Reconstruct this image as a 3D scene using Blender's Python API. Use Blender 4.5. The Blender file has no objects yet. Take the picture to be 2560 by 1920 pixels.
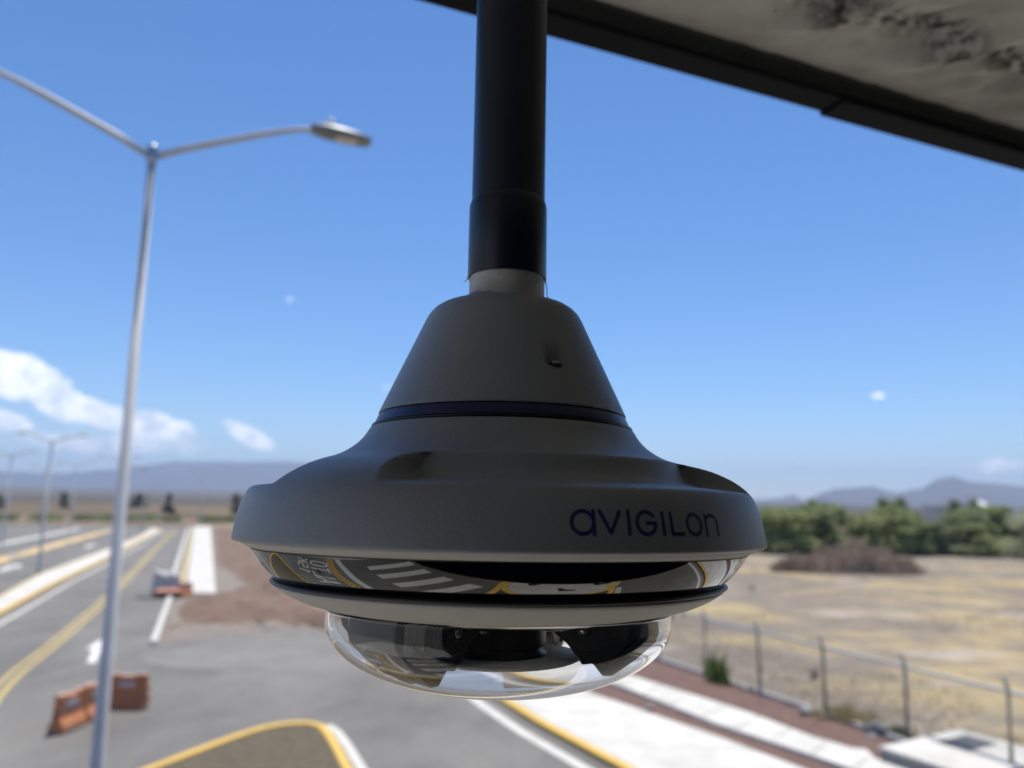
import bpy, bmesh, math, random
from math import sin, cos, pi, radians, hypot, atan2, sqrt
from mathutils import Vector, Matrix, noise
from mathutils.geometry import tessellate_polygon

random.seed(7)
S = bpy.context.scene
COL = S.collection
CAM_H = 6.25

# ------------------------------------------------------------------ camera
cam = bpy.data.cameras.new('camera')
cam.sensor_width = 36.0
cam.lens = 27.0
cam.clip_start = 0.02
cam.clip_end = 40000.0
cam.dof.use_dof = True
cam.dof.focus_distance = 0.375
cam.dof.aperture_fstop = 6.6
cam_ob = bpy.data.objects.new('camera', cam)
COL.objects.link(cam_ob)
cam_ob.matrix_world = (Matrix.Translation((0, 0, CAM_H)) @ Matrix.Rotation(radians(98.4), 4, 'X')
                       @ Matrix.Rotation(radians(1.0), 4, 'Z'))
S.camera = cam_ob

# ------------------------------------------------------------------ view, exposure
S.view_settings.view_transform = 'Standard'
S.view_settings.look = 'None'
S.view_settings.exposure = 0.82
S.view_settings.gamma = 1.0
S.view_settings.use_curve_mapping = False
S.render.engine = 'CYCLES'
S.cycles.use_denoising = True
S.cycles.max_bounces = 14
S.cycles.transmission_bounces = 12
S.cycles.transparent_max_bounces = 16
S.cycles.glossy_bounces = 6
S.cycles.diffuse_bounces = 4
S.cycles.volume_bounces = 0
S.cycles.sample_clamp_indirect = 6.0
S.cycles.use_adaptive_sampling = False

# ------------------------------------------------------------------ sun and sky
SUN_EL, SUN_AZ = radians(72), radians(10)          # azimuth measured from +Y towards +X
sun = bpy.data.lights.new('sun', 'SUN')
sun.energy = 3.7
sun.angle = radians(0.53)
sun.color = (1.0, 0.935, 0.82)
sun_ob = bpy.data.objects.new('sun', sun)
COL.objects.link(sun_ob)
sdir = Vector((sin(SUN_AZ) * cos(SUN_EL), cos(SUN_AZ) * cos(SUN_EL), sin(SUN_EL)))
sun_ob.rotation_euler = sdir.to_track_quat('Z', 'Y').to_euler()
sun_ob.location = sdir * 50

W = bpy.data.worlds.new('World')
S.world = W
W.use_nodes = True
wt = W.node_tree
wt.nodes.clear()
def wn(t, **k):
    n = wt.nodes.new(t)
    for a, b in k.items():
        setattr(n, a, b)
    return n
def wmath(op, a, b=None, c=None):
    n = wn('ShaderNodeMath', operation=op)
    for i, v in enumerate((a, b, c)):
        if v is None:
            continue
        if isinstance(v, (int, float)):
            n.inputs[i].default_value = v
        else:
            wt.links.new(v, n.inputs[i])
    return n.outputs[0]
sky = wn('ShaderNodeTexSky', sky_type='NISHITA', sun_disc=False, sun_elevation=SUN_EL, sun_rotation=SUN_AZ,
         altitude=1800.0, air_density=1.15, dust_density=0.12, ozone_density=5.5)
bg = wn('ShaderNodeBackground')
bg.inputs[1].default_value = 0.085
hs = wn('ShaderNodeHueSaturation')
hs.inputs['Saturation'].default_value = 1.16
hs.inputs['Hue'].default_value = 0.503
wt.links.new(sky.outputs[0], hs.inputs['Color'])
wt.links.new(hs.outputs[0], bg.inputs[0])
# clouds: cumulus banks low over the hills, given as places on the sky (azimuth, elevation, widths in degrees)
tc = wn('ShaderNodeTexCoord')
sep = wn('ShaderNodeSeparateXYZ')
wt.links.new(tc.outputs['Generated'], sep.inputs[0])
az = wmath('MULTIPLY', wmath('ARCTAN2', sep.outputs[0], sep.outputs[1]), 180 / pi)
el = wmath('MULTIPLY', wmath('ARCSINE', sep.outputs[2]), 180 / pi)
comb = wn('ShaderNodeCombineXYZ')
wt.links.new(az, comb.inputs[0]); wt.links.new(el, comb.inputs[1])
nz = wn('ShaderNodeTexNoise')
nz.inputs['Scale'].default_value = 0.55
nz.inputs['Detail'].default_value = 7
nz.inputs['Roughness'].default_value = 0.62
wt.links.new(comb.outputs[0], nz.inputs['Vector'])
CLOUDS = [  # az, el, half width, half height, tilt(el per az), weight
    (-33.2, 7.0, 3.4, 1.6, -0.15, 1.0), (-31.0, 5.8, 3.0, 1.3, -0.42, 1.0), (-28.3, 4.9, 2.2, 1.0, -0.3, 1.0),
    (-34.0, 4.2, 2.2, 0.75, -0.12, 0.9), (-25.4, 4.4, 3.4, 1.1, -0.16, 1.0), (-18.8, 4.0, 2.2, 0.75, -0.42, 1.0),
    (-27.5, 3.0, 8.0, 1.0, 0.0, 0.55), (-16.55, 13.84, 0.45, 0.28, 0.2, 0.36), (-9.4, 7.9, 0.55, 0.3, 0.2, 0.4), (25.7, 7.2, 0.6, 0.26, 0.0, 0.62),
    (32.2, 2.45, 2.6, 0.62, 0.1, 0.62), (-40.5, 6.5, 4.5, 1.6, 0.1, 0.9), (-52, 5.0, 6.0, 1.5, 0.0, 0.9),
    (44, 4.2, 5.0, 1.2, 0.0, 0.8), (70, 6.0, 9.0, 2.0, 0.0, 0.9), (-85, 7.0, 9.0, 2.2, 0.0, 0.9),
    (120, 6.0, 12.0, 2.4, 0.0, 0.9), (-130, 6.0, 12.0, 2.4, 0.0, 0.9), (165, 5.0, 12.0, 2.0, 0.0, 0.9)]
tot = None
for (a0, e0, wa, we, tl, wgt) in CLOUDS:
    da = wmath('SUBTRACT', az, a0)
    de = wmath('SUBTRACT', wmath('SUBTRACT', el, e0), wmath('MULTIPLY', da, tl))
    q = wmath('ADD', wmath('POWER', wmath('ABSOLUTE', wmath('DIVIDE', da, wa)), 2.0), wmath('POWER', wmath('ABSOLUTE', wmath('DIVIDE', de, we)), 2.0))
    v = wmath('MULTIPLY', wmath('MAXIMUM', wmath('SUBTRACT', 1.25, q), 0.0), wgt)
    tot = v if tot is None else wmath('MAXIMUM', tot, v)
dens = wmath('MULTIPLY_ADD', tot, 1.15, wmath('MULTIPLY', wmath('SUBTRACT', nz.outputs[0], 0.5), 1.9))
dens = wmath('MULTIPLY', wmath('SUBTRACT', dens, 0.25), wmath('MINIMUM', wmath('MULTIPLY', tot, 3.0), 1.0))
mr = wn('ShaderNodeMapRange', interpolation_type='SMOOTHSTEP')
mr.inputs[1].default_value = 0.0; mr.inputs[2].default_value = 0.6
mr.inputs[3].default_value = 0.0; mr.inputs[4].default_value = 0.93
wt.links.new(dens, mr.inputs[0])
cr = wn('ShaderNodeMix', data_type='RGBA')
cr.inputs[6].default_value = (0.50, 0.57, 0.66, 1)
cr.inputs[7].default_value = (0.86, 0.87, 0.87, 1)
nz2 = wn('ShaderNodeTexNoise')
nz2.inputs['Scale'].default_value = 0.7
nz2.inputs['Detail'].default_value = 4
wt.links.new(comb.outputs[0], nz2.inputs['Vector'])
mr2 = wn('ShaderNodeMapRange')
mr2.inputs[1].default_value = 0.36; mr2.inputs[2].default_value = 0.6
wt.links.new(nz2.outputs[0], mr2.inputs[0])
wt.links.new(mr2.outputs[0], cr.inputs[0])
bgc = wn('ShaderNodeBackground')
wt.links.new(cr.outputs[2], bgc.inputs[0])
bgc.inputs[1].default_value = 1.0
mixw = wn('ShaderNodeMixShader')
wt.links.new(mr.outputs[0], mixw.inputs[0])
wt.links.new(bg.outputs[0], mixw.inputs[1])
wt.links.new(bgc.outputs[0], mixw.inputs[2])
wo = wn('ShaderNodeOutputWorld')
wt.links.new(mixw.outputs[0], wo.inputs[0])

# ------------------------------------------------------------------ materials
MATS = {}
def mat(name, col, rough=0.8, col2=None, scale=5.0, detail=6, bump=0.0, bscale=None, metal=0.0, spec=0.5, lo=0.35, hi=0.65,
        stretch=(1, 1, 1), coat=0.0, coords='Object', col3=None, scale3=30.0, lo3=0.5, hi3=0.7, bdist=0.02, ior=None):
    m = bpy.data.materials.new(name)
    m.use_nodes = True
    nt = m.node_tree
    b = nt.nodes['Principled BSDF']
    b.inputs['Roughness'].default_value = rough
    b.inputs['Metallic'].default_value = metal
    b.inputs['Specular IOR Level'].default_value = spec
    if ior: b.inputs['IOR'].default_value = ior
    if coat:
        b.inputs['Coat Weight'].default_value = coat
        b.inputs['Coat Roughness'].default_value = 0.03
    b.inputs['Base Color'].default_value = (*col, 1)
    t = nt.nodes.new('ShaderNodeTexCoord')
    mp = nt.nodes.new('ShaderNodeMapping')
    mp.inputs['Scale'].default_value = stretch
    nt.links.new(t.outputs[coords], mp.inputs[0])
    def ns(sc, dt=detail):
        n = nt.nodes.new('ShaderNodeTexNoise')
        n.inputs['Scale'].default_value = sc
        n.inputs['Detail'].default_value = dt
        n.inputs['Roughness'].default_value = 0.6
        nt.links.new(mp.outputs[0], n.inputs['Vector'])
        return n
    out = None
    if col2 is not None:
        n = ns(scale)
        r = nt.nodes.new('ShaderNodeMapRange')
        r.inputs[1].default_value = lo; r.inputs[2].default_value = hi
        nt.links.new(n.outputs[0], r.inputs[0])
        mx = nt.nodes.new('ShaderNodeMix'); mx.data_type = 'RGBA'
        mx.inputs[6].default_value = (*col, 1); mx.inputs[7].default_value = (*col2, 1)
        nt.links.new(r.outputs[0], mx.inputs[0])
        out = mx.outputs[2]
        if col3 is not None:
            n = ns(scale3)
            r = nt.nodes.new('ShaderNodeMapRange')
            r.inputs[1].default_value = lo3; r.inputs[2].default_value = hi3
            nt.links.new(n.outputs[0], r.inputs[0])
            m3 = nt.nodes.new('ShaderNodeMix'); m3.data_type = 'RGBA'
            m3.inputs[7].default_value = (*col3, 1)
            nt.links.new(out, m3.inputs[6]); nt.links.new(r.outputs[0], m3.inputs[0])
            out = m3.outputs[2]
        nt.links.new(out, b.inputs['Base Color'])
    if bump:
        n = ns(bscale or scale * 4, 4)
        bp = nt.nodes.new('ShaderNodeBump')
        bp.inputs['Strength'].default_value = bump
        bp.inputs['Distance'].default_value = bdist
        nt.links.new(n.outputs[0], bp.inputs['Height'])
        nt.links.new(bp.outputs[0], b.inputs['Normal'])
    MATS[name] = m
    return m

mat('asphalt', (.106, .103, .098), .85, (.165, .16, .15), .35, 9, .4, 60, col3=(.20, .19, .175), scale3=.16, lo3=.5, hi3=.75, stretch=(1, .55, 1))
mat('old_asphalt', (.15, .145, .14), .85, (.19, .185, .17), .5, 9, .4, 60)
mat('concrete', (.46, .455, .43), .85, (.56, .55, .52), .8, 8, .2, 40, col3=(.34, .325, .29), scale3=.45, lo3=.52, hi3=.8)
mat('kerb_concrete', (.46, .455, .43), .85, (.55, .54, .51), 2, 6, .3, 40)
mat('yellow_paint', (.66, .43, .075), .6, (.60, .38, .08), 3, 6, .15, 40)
mat('pale_yellow_paint', (.62, .48, .20), .6, (.5, .40, .2), 1.2, 6)
mat('road_yellow', (.48, .36, .11), .7, (.30, .25, .14), 2.2, 8, lo=.42, hi=.75)
mat('worn_yellow', (.62, .44, .20), .75, (.26, .24, .2), .35, 5, lo=.45, hi=.62)
mat('road_white', (.62, .62, .60), .7, (.48, .48, .46), 3, 8, lo=.4, hi=.8)
mat('soil_red', (.115, .068, .056), .95, (.165, .10, .082), 3, 8, .9, 9, col3=(.07, .045, .04), scale3=25, lo3=.5, hi3=.7, bdist=.06)
mat('soil_pink', (.225, .142, .118), .95, (.265, .18, .15), .5, 8, .3, 12)
mat('soil_brown', (.135, .086, .060), .95, (.20, .14, .108), .7, 9, .9, 7, col3=(.085, .056, .042), scale3=1.4, bdist=.08)
mat('soil_grey', (.185, .165, .145), .95, (.245, .21, .18), .9, 9, .8, 12, col3=(.15, .115, .095), scale3=3, bdist=.06)
mat('mulch', (.115, .095, .062), .95, (.07, .058, .04), 5, 9, 1.0, 22, col3=(.17, .14, .09), scale3=16, bdist=.04)
mat('shell_grey', (.236, .254, .278), .42, (.275, .288, .302), 16, 7, .55, 850, spec=.6, bdist=.0006, lo=.45, hi=.8)
mat('ring_grey', (.47, .46, .43), .55, (.48, .47, .44), 40, 3, .3, 1500, spec=.35, bdist=.0004)
mat('band_blue', (.006, .012, .085), .35, spec=.5)
mat('ink_blue', (.014, .016, .13), .45, spec=.4)
mat('gloss_black', (.001, .001, .0015), .012, spec=.5, ior=1.8)
mat('rubber_black', (.006, .007, .009), .4, bump=.1, bscale=900, bdist=.0003)
mat('module_black', (.020, .020, .022), .36, (.026, .026, .028), 60, 3, .2, 900, bdist=.0003)
mat('module_gloss', (.010, .008, .010), .12)
mat('lens_glass', (.014, .015, .017), .04, ior=1.8)
mat('screw_metal', (.35, .34, .33), .28, metal=1.0)
mat('disc_grey', (.78, .79, .82), .5, (.80, .81, .83), 80, 3)
mat('bounce_white', (.85, .85, .84), .6)
mat('rib_grey', (.62, .62, .62), .35)
mat('barrel_grey', (.16, .16, .165), .3)
mat('pipe_black', (.002, .006, .022), .36, (.004, .009, .027), 20, 4, .15, 300, bdist=.0005)
mat('tape_white', (.66, .65, .63), .6, (.46, .455, .44), 60, 6, .4, 500, bdist=.0006)
mat('beam_paint', (.0012, .002, .0045), .75, (.002, .003, .006), 6, 5, .2, 40, spec=.15, bdist=.002)
mat('beam_inner', (.034, .036, .038), .7, (.042, .044, .046), 6, 5, spec=.2)
mat('beam_grey', (.018, .020, .022), .6, (.024, .026, .027), 5, 5, .2, 60, bdist=.002)
mat('wall_dark', (.008, .009, .012), .8, (.012, .013, .016), 2, 6, .2, 20)
mat('window_dark', (.004, .005, .006), .3)
mat('galvanised', (.43, .45, .48), .35, (.36, .38, .41), 6, 5, metal=.75)
mat('lamp_grey', (.20, .21, .20), .4, metal=.4)
mat('lamp_lens', (.55, .50, .42), .3)
mat('white_steel', (.50, .50, .505), .5, (.44, .44, .45), 3, 5, metal=.0)
mat('orange_plastic', (.52, .205, .085), .6, (.45, .165, .065), 2.5, 6, .2, 12, col3=(.52, .33, .23), scale3=5, lo3=.55, hi3=.8)
mat('glare_orange', (.66, .46, .37), .5, (.58, .38, .29), 6, 5)  # pale orange that paints sun glare on the barrier tops
mat('white_plastic', (.62, .61, .60), .55, (.5, .49, .47), 3, 6)
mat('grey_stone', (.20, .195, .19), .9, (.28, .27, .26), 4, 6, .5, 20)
mat('dark_hatch', (.03, .031, .034), .5, (.065, .066, .07), 8, 4)
mat('fence_wire', (.42, .42, .41), .45, metal=.3)
mat('fence_post', (.36, .335, .295), .6, (.29, .27, .24), 4, 5)
mat('brush_twig', (.32, .23, .17), .9, (.22, .155, .115), .8, 6, col3=(.21, .165, .135), scale3=2)
mat('leaf_green', (.33, .37, .165), .75, (.235, .275, .12), 1.0, 4, lo=.4, hi=.6)
mat('leaf_dark', (.24, .275, .135), .75, (.175, .21, .10), 1.0, 4, lo=.4, hi=.6)
mat('leaf_pale', (.42, .44, .29), .75, (.33, .36, .22), 1.0, 4, lo=.4, hi=.6)
mat('leaf_far', (.085, .095, .07), .8, (.06, .07, .05), .5, 4)
mat('bark', (.12, .095, .07), .9, (.08, .062, .045), 6, 5)
mat('dry_grass', (.42, .32, .13), .9, (.32, .25, .11), 2, 4)
mat('green_weed', (.07, .12, .03), .8, (.11, .14, .04), 4, 4)
mat('mountain', (.095, .085, .07), .95, (.065, .062, .055), .0016, 8, lo=.4, hi=.6)
mat('far_wall', (.52, .50, .46), .8)
mat('far_roof', (.70, .71, .72), .6)
for _k in ('leaf_green', 'leaf_dark', 'leaf_pale', 'leaf_far', 'green_weed', 'dry_grass'):     # leaves let light through
    _nt = MATS[_k].node_tree
    _b = _nt.nodes['Principled BSDF']; _o = [n_ for n_ in _nt.nodes if n_.type == 'OUTPUT_MATERIAL'][0]
    _t = _nt.nodes.new('ShaderNodeBsdfTranslucent'); _m = _nt.nodes.new('ShaderNodeMixShader'); _m.inputs[0].default_value = .42
    _src = _b.inputs['Base Color'].links[0].from_socket
    _nt.links.new(_src, _t.inputs[0]); _nt.links.new(_b.outputs[0], _m.inputs[1]); _nt.links.new(_t.outputs[0], _m.inputs[2]); _nt.links.new(_m.outputs[0], _o.inputs[0])
def terrain_mat():
    m = bpy.data.materials.new('field'); m.use_nodes = True
    nt = m.node_tree; b = nt.nodes['Principled BSDF']
    b.inputs['Roughness'].default_value = .95
    b.inputs['Specular IOR Level'].default_value = .1
    t = nt.nodes.new('ShaderNodeTexCoord')
    def ns(sc, st=(1, 1, 1), d=8, off=(0, 0, 0)):
        mp = nt.nodes.new('ShaderNodeMapping'); mp.inputs['Scale'].default_value = st; mp.inputs['Location'].default_value = off
        nt.links.new(t.outputs['Object'], mp.inputs[0])
        n = nt.nodes.new('ShaderNodeTexNoise'); n.inputs['Scale'].default_value = sc; n.inputs['Detail'].default_value = d
        n.inputs['Roughness'].default_value = .62
        nt.links.new(mp.outputs[0], n.inputs['Vector']); return n.outputs[0]
    def rng(v, a, c):
        r = nt.nodes.new('ShaderNodeMapRange'); r.interpolation_type = 'SMOOTHSTEP'
        r.inputs[1].default_value = a; r.inputs[2].default_value = c
        nt.links.new(v, r.inputs[0]); return r.outputs[0]
    def mix(f, a, c):
        x = nt.nodes.new('ShaderNodeMix'); x.data_type = 'RGBA'
        nt.links.new(f, x.inputs[0])
        for i, v in ((6, a), (7, c)):
            if isinstance(v, tuple): x.inputs[i].default_value = (*v, 1)
            else: nt.links.new(v, x.inputs[i])
        return x.outputs[2]
    base = mix(rng(ns(.5), .4, .65), (.185, .16, .135), (.25, .215, .175))
    straw = mix(rng(ns(.9), .4, .7), (.375, .30, .17), (.31, .26, .165))
    c = mix(rng(ns(.085, (1, 1.4, 1)), .46, .60), base, straw)
    c = mix(rng(ns(.11, (1, 2.2, 1), off=(40, 13, 0)), .56, .66), c, (.36, .325, .29))
    c = mix(rng(ns(.21, (1, 2, 1), off=(3, 70, 0)), .60, .70), c, (.15, .135, .10))
    c = mix(rng(ns(3.2), .57, .72), c, (.13, .11, .09))
    c = mix(rng(ns(.32, (1, 1.6, 1), off=(9, 4, 0)), .50, .68), c, (.185, .16, .135))
    # broad far bands of scrub and stubble
    c2 = mix(rng(ns(.006, (1, 2.5, 1)), .42, .58), (.10, .085, .06), (.20, .15, .10))
    sp = nt.nodes.new('ShaderNodeSeparateXYZ'); nt.links.new(t.outputs['Object'], sp.inputs[0])
    c = mix(rng(sp.outputs[1], 120, 190), c, c2)
    c = mix(rng(sp.outputs[1], 260, 480), c, (.080, .074, .064))
    nt.links.new(c, b.inputs['Base Color'])
    bp = nt.nodes.new('ShaderNodeBump'); bp.inputs['Strength'].default_value = .8; bp.inputs['Distance'].default_value = .08
    nt.links.new(ns(4.5), bp.inputs['Height']); nt.links.new(bp.outputs[0], b.inputs['Normal'])
    MATS['field'] = m
terrain_mat()
def glass_mat():
    m = bpy.data.materials.new('clear_bubble'); m.use_nodes = True
    b = m.node_tree.nodes['Principled BSDF']
    b.inputs['Base Color'].default_value = (.985, .985, .98, 1)
    b.inputs['Roughness'].default_value = 0.0
    b.inputs['IOR'].default_value = 1.40
    b.inputs['Transmission Weight'].default_value = 1.0
    MATS['clear_bubble'] = m
glass_mat()

# ------------------------------------------------------------------ helpers
def obj(name, verts, faces, m, parent=None, smooth=False, loc=None, recalc=True):
    me = bpy.data.meshes.new(name)
    me.from_pydata([tuple(v) for v in verts], [], faces)
    if recalc:
        bm = bmesh.new(); bm.from_mesh(me)
        bmesh.ops.recalc_face_normals(bm, faces=bm.faces)
        bm.to_mesh(me); bm.free()
    me.materials.append(MATS[m])
    if smooth:
        me.polygons.foreach_set('use_smooth', [True] * len(me.polygons))
    o = bpy.data.objects.new(name, me)
    COL.objects.link(o)
    if parent: o.parent = parent
    if loc: o.location = loc
    return o
def tag(o, label, cat, group=None):
    o['label'] = label; o['category'] = cat
    if group: o['group'] = group
    return o
def struct(o):
    o['kind'] = 'structure'; return o
def empty(name, loc=(0, 0, 0), rot=(0, 0, 0)):
    o = bpy.data.objects.new(name, None); COL.objects.link(o)
    o.location = loc; o.rotation_euler = rot; o.empty_display_size = .1
    return o
def copy_tree(o, parent=None, kids=None):
    c = o.copy(); COL.objects.link(c)
    if parent: c.parent = parent
    for ch in list(o.children):
        copy_tree(ch, c)
    return c
def box(x0, x1, y0, y1, z0, z1):
    v = [(x, y, z) for z in (z0, z1) for y in (y0, y1) for x in (x0, x1)]
    return v, [(0, 1, 3, 2), (4, 6, 7, 5), (0, 4, 5, 1), (2, 3, 7, 6), (0, 2, 6, 4), (1, 5, 7, 3)]
class MB:
    def __init__(s): s.v = []; s.f = []
    def add(s, vf, M=None):
        v, f = vf; n = len(s.v)
        s.v += [tuple(M @ Vector(p)) if M is not None else tuple(p) for p in v]
        s.f += [tuple(i + n for i in q) for q in f]
        return s
    def box(s, *a, M=None): return s.add(box(*a), M)
    def tube(s, pts, r, n=10, cap=True): return s.add(tube(pts, r, n, cap))
    def build(s, name, m, parent=None, smooth=False, loc=None): return obj(name, s.v, s.f, m, parent, smooth, loc)
def tube(pts, r, n=10, cap=True):
    pts = [Vector(p) for p in pts]
    rs = r if isinstance(r, (list, tuple)) else [r] * len(pts)
    v, f = [], []
    up = Vector((0, 0, 1))
    for i, p in enumerate(pts):
        d = (pts[min(i + 1, len(pts) - 1)] - pts[max(i - 1, 0)]).normalized()
        a = d.cross(up)
        if a.length < 1e-3: a = d.cross(Vector((0, 1, 0)))
        a.normalize(); b = d.cross(a)
        for k in range(n):
            t = 2 * pi * k / n
            v.append(p + (a * cos(t) + b * sin(t)) * rs[i])
    for i in range(len(pts) - 1):
        for k in range(n):
            f.append((i * n + k, i * n + (k + 1) % n, (i + 1) * n + (k + 1) % n, (i + 1) * n + k))
    if cap:
        f.append(tuple(range(n))[::-1]); f.append(tuple((len(pts) - 1) * n + k for k in range(n)))
    return v, f
def revolve(prof, n=160, closed=False, a0=0.0, a1=2 * pi):
    """prof: list of (r, z). phi measured from -Y towards +X."""
    v, f = [], []
    full = abs(a1 - a0 - 2 * pi) < 1e-6
    m = n if full else n + 1
    for (r, z) in prof:
        for k in range(m):
            t = a0 + (a1 - a0) * k / n
            v.append((r * sin(t), -r * cos(t), z))
    L = len(prof)
    for i in range(L if closed else L - 1):
        j = (i + 1) % L
        for k in range(n):
            k2 = (k + 1) % m
            f.append((i * m + k, i * m + k2, j * m + k2, j * m + k))
    return v, f
def flat(poly, z):
    t = tessellate_polygon([[Vector((p[0], p[1], 0)) for p in poly]])
    return [(p[0], p[1], z) for p in poly], [tuple(q) for q in t]
def slab(poly, z0, z1):
    v, f = flat(poly, z1)
    n = len(poly)
    v = v + [(p[0], p[1], z0) for p in poly]
    f = f + [(i, (i + 1) % n, n + (i + 1) % n, n + i) for i in range(n)]
    return v, f
def offset(line, d, closed=False):
    """shift a polyline sideways by d (positive = left of travel)."""
    out = []; n = len(line)
    for i in range(n):
        a = line[(i - 1) % n] if (closed or i > 0) else line[i]
        b = line[(i + 1) % n] if (closed or i < n - 1) else line[i]
        t = Vector((b[0] - a[0], b[1] - a[1])).normalized()
        out.append((line[i][0] - t.y * d, line[i][1] + t.x * d))
    return out
def ribbon(line, w0, w1, z, closed=False):
    a = offset(line, w0, closed); b = offset(line, w1, closed); n = len(line)
    v = [(p[0], p[1], z) for p in a] + [(p[0], p[1], z) for p in b]
    f = [(i, (i + 1) % n, n + (i + 1) % n, n + i) for i in range(n if closed else n - 1)]
    return v, f
def kerb(line, w0, w1, z0, z1, closed=False, ch=.03):
    """solid kerb with chamfered top along a polyline between side offsets w0<w1"""
    prof = [(w0, z0), (w0, z1 - ch), (w0 + ch, z1), (w1 - ch, z1), (w1, z1 - ch), (w1, z0)]
    rows = [(offset(line, w, closed), z) for w, z in prof]
    n = len(line); v = []; f = []
    for r, z in rows: v += [(p[0], p[1], z) for p in r]
    for i in range(n if closed else n - 1):
        j = (i + 1) % n
        for k in range(5):
            f.append((k * n + i, k * n + j, (k + 1) * n + j, (k + 1) * n + i))
    if not closed:
        f.append(tuple(k * n for k in range(6))); f.append(tuple(k * n + n - 1 for k in range(6))[::-1])
    return v, f
def smooth_line(pts, sub=6, closed=False):
    out = []; n = len(pts)
    g = lambda i: pts[i % n] if closed else pts[max(0, min(n - 1, i))]
    for i in range(n if closed else n - 1):
        p0, p1, p2, p3 = g(i - 1), g(i), g(i + 1), g(i + 2)
        for k in range(sub):
            t = k / sub
            out.append(tuple(.5 * ((2 * p1[c]) + (-p0[c] + p2[c]) * t + (2 * p0[c] - 5 * p1[c] + 4 * p2[c] - p3[c]) * t * t
                             + (-p0[c] + 3 * p1[c] - 3 * p2[c] + p3[c]) * t ** 3) for c in (0, 1)))
    if not closed: out.append(pts[-1])
    return out
def inside(p, poly):
    c = False; n = len(poly)
    for i in range(n):
        a, b = poly[i], poly[(i + 1) % n]
        if (a[1] > p[1]) != (b[1] > p[1]) and p[0] < (b[0] - a[0]) * (p[1] - a[1]) / (b[1] - a[1]) + a[0]:
            c = not c
    return c
def rough_patch(name, poly, m, z0, amp, step, sc, ridge=None):
    """a patch of loose ground: gridded, displaced, its border sunk into the ground"""
    xs = [p[0] for p in poly]; ys = [p[1] for p in poly]
    nx = int((max(xs) - min(xs)) / step) + 2; ny = int((max(ys) - min(ys)) / step) + 2
    idx = {}; v = []; f = []
    def gv(i, j):
        if (i, j) not in idx:
            x = min(xs) + i * step; y = min(ys) + j * step
            d = min((Vector((x, y)) - closest(x, y, poly[k], poly[(k + 1) % len(poly)])).length for k in range(len(poly)))
            ins = inside((x, y), poly)
            e = min(1, d / (step * 2.5)) if ins else 0
            h = z0 * e + e * amp * (noise.fractal(Vector((x * sc, y * sc, 3.1)), .9, 2.1, 5) + .45)
            if ridge: h += e * ridge(x, y)
            x += random.uniform(-.3, .3) * step; y += random.uniform(-.3, .3) * step
            idx[(i, j)] = len(v); v.append((x, y, h if ins and e > .01 else -.04))
        return idx[(i, j)]
    for i in range(nx):
        for j in range(ny):
            if inside((min(xs) + (i + .5) * step, min(ys) + (j + .5) * step), poly):
                f.append((gv(i, j), gv(i + 1, j), gv(i + 1, j + 1), gv(i, j + 1)))
    return struct(obj(name, v, f, m, smooth=True))
def closest(x, y, a, b):
    a = Vector(a[:2]); b = Vector(b[:2]); p = Vector((x, y)); ab = b - a
    t = max(0, min(1, (p - a).dot(ab) / max(ab.length_squared, 1e-9)))
    return a + ab * t

# ------------------------------------------------------------------ ground, roads, pavements
G = 9800
N = 24
gv = [(-G + 2 * G * i / N, -G + 2 * G * j / N, 0) for j in range(N + 1) for i in range(N + 1)]
gf = [(j * (N + 1) + i, j * (N + 1) + i + 1, (j + 1) * (N + 1) + i + 1, (j + 1) * (N + 1) + i) for j in range(N) for i in range(N)]
struct(obj('ground', gv, gf, 'field'))

R_KERB = [(13.2, -8), (11.8, -4), (10.2, 0), (8.75, 4.0), (7.6, 7.2), (6.1, 11.0), (4.3, 15.2), (2.7, 18.8), (.88, 22.3), (0, 24.3), (-1.2, 27.2), (-2.6, 31), (-3.2, 34.2)]
R_EDGE = [(17.8, -8), (16.2, -4), (14.6, 0), (13.0, 5), (11.4, 9.6), (9.4, 14.0), (7.9, 17.2), (6.94, 19.0), (5.53, 21.45), (2.94, 25.33), (1.2, 28.2), (-.6, 31.5), (-1.6, 34.2)]
asph = [(-160, -40), (16, -40)] + R_KERB + [(-3.4, 35.2), (-5.5, 36.2), (-8.06, 36.54), (-10.53, 36.83), (-12.65, 35.57), (-14.3, 32.88),
        (-19.74, 46.82), (-21.9, 52.3), (-56.57, 140.29), (-62.9, 140.6), (-88.6, 136.0), (-200, 118)]
struct(obj('road', *flat(asph, .008), 'asphalt'))
# lighter worn apron in the middle distance
struct(obj('road_patch', *flat(smooth_line([(-13.9, 31.5), (-9, 34.8), (-4.4, 33.2), (-3.9, 29), (-8, 28.4), (-12.4, 29.0)], 5, True), .012), 'old_asphalt'))

def stripe(name, line, w0, w1, m, z=.016):
    return struct(obj(name, *ribbon(line, w0, w1, z), m))
YL = smooth_line([(-54.86, 128.5), (-40.1, 89.5), (-26.33, 53.92), (-20.5, 38.2), (-17.9, 30.8), (-16.9, 27.8), (-15.6, 24.6), (-13.6, 20.6)], 5)
stripe('yellow_line', YL, -.26, -.10, 'road_yellow')
stripe('yellow_line', YL, .10, .26, 'road_yellow')
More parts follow.
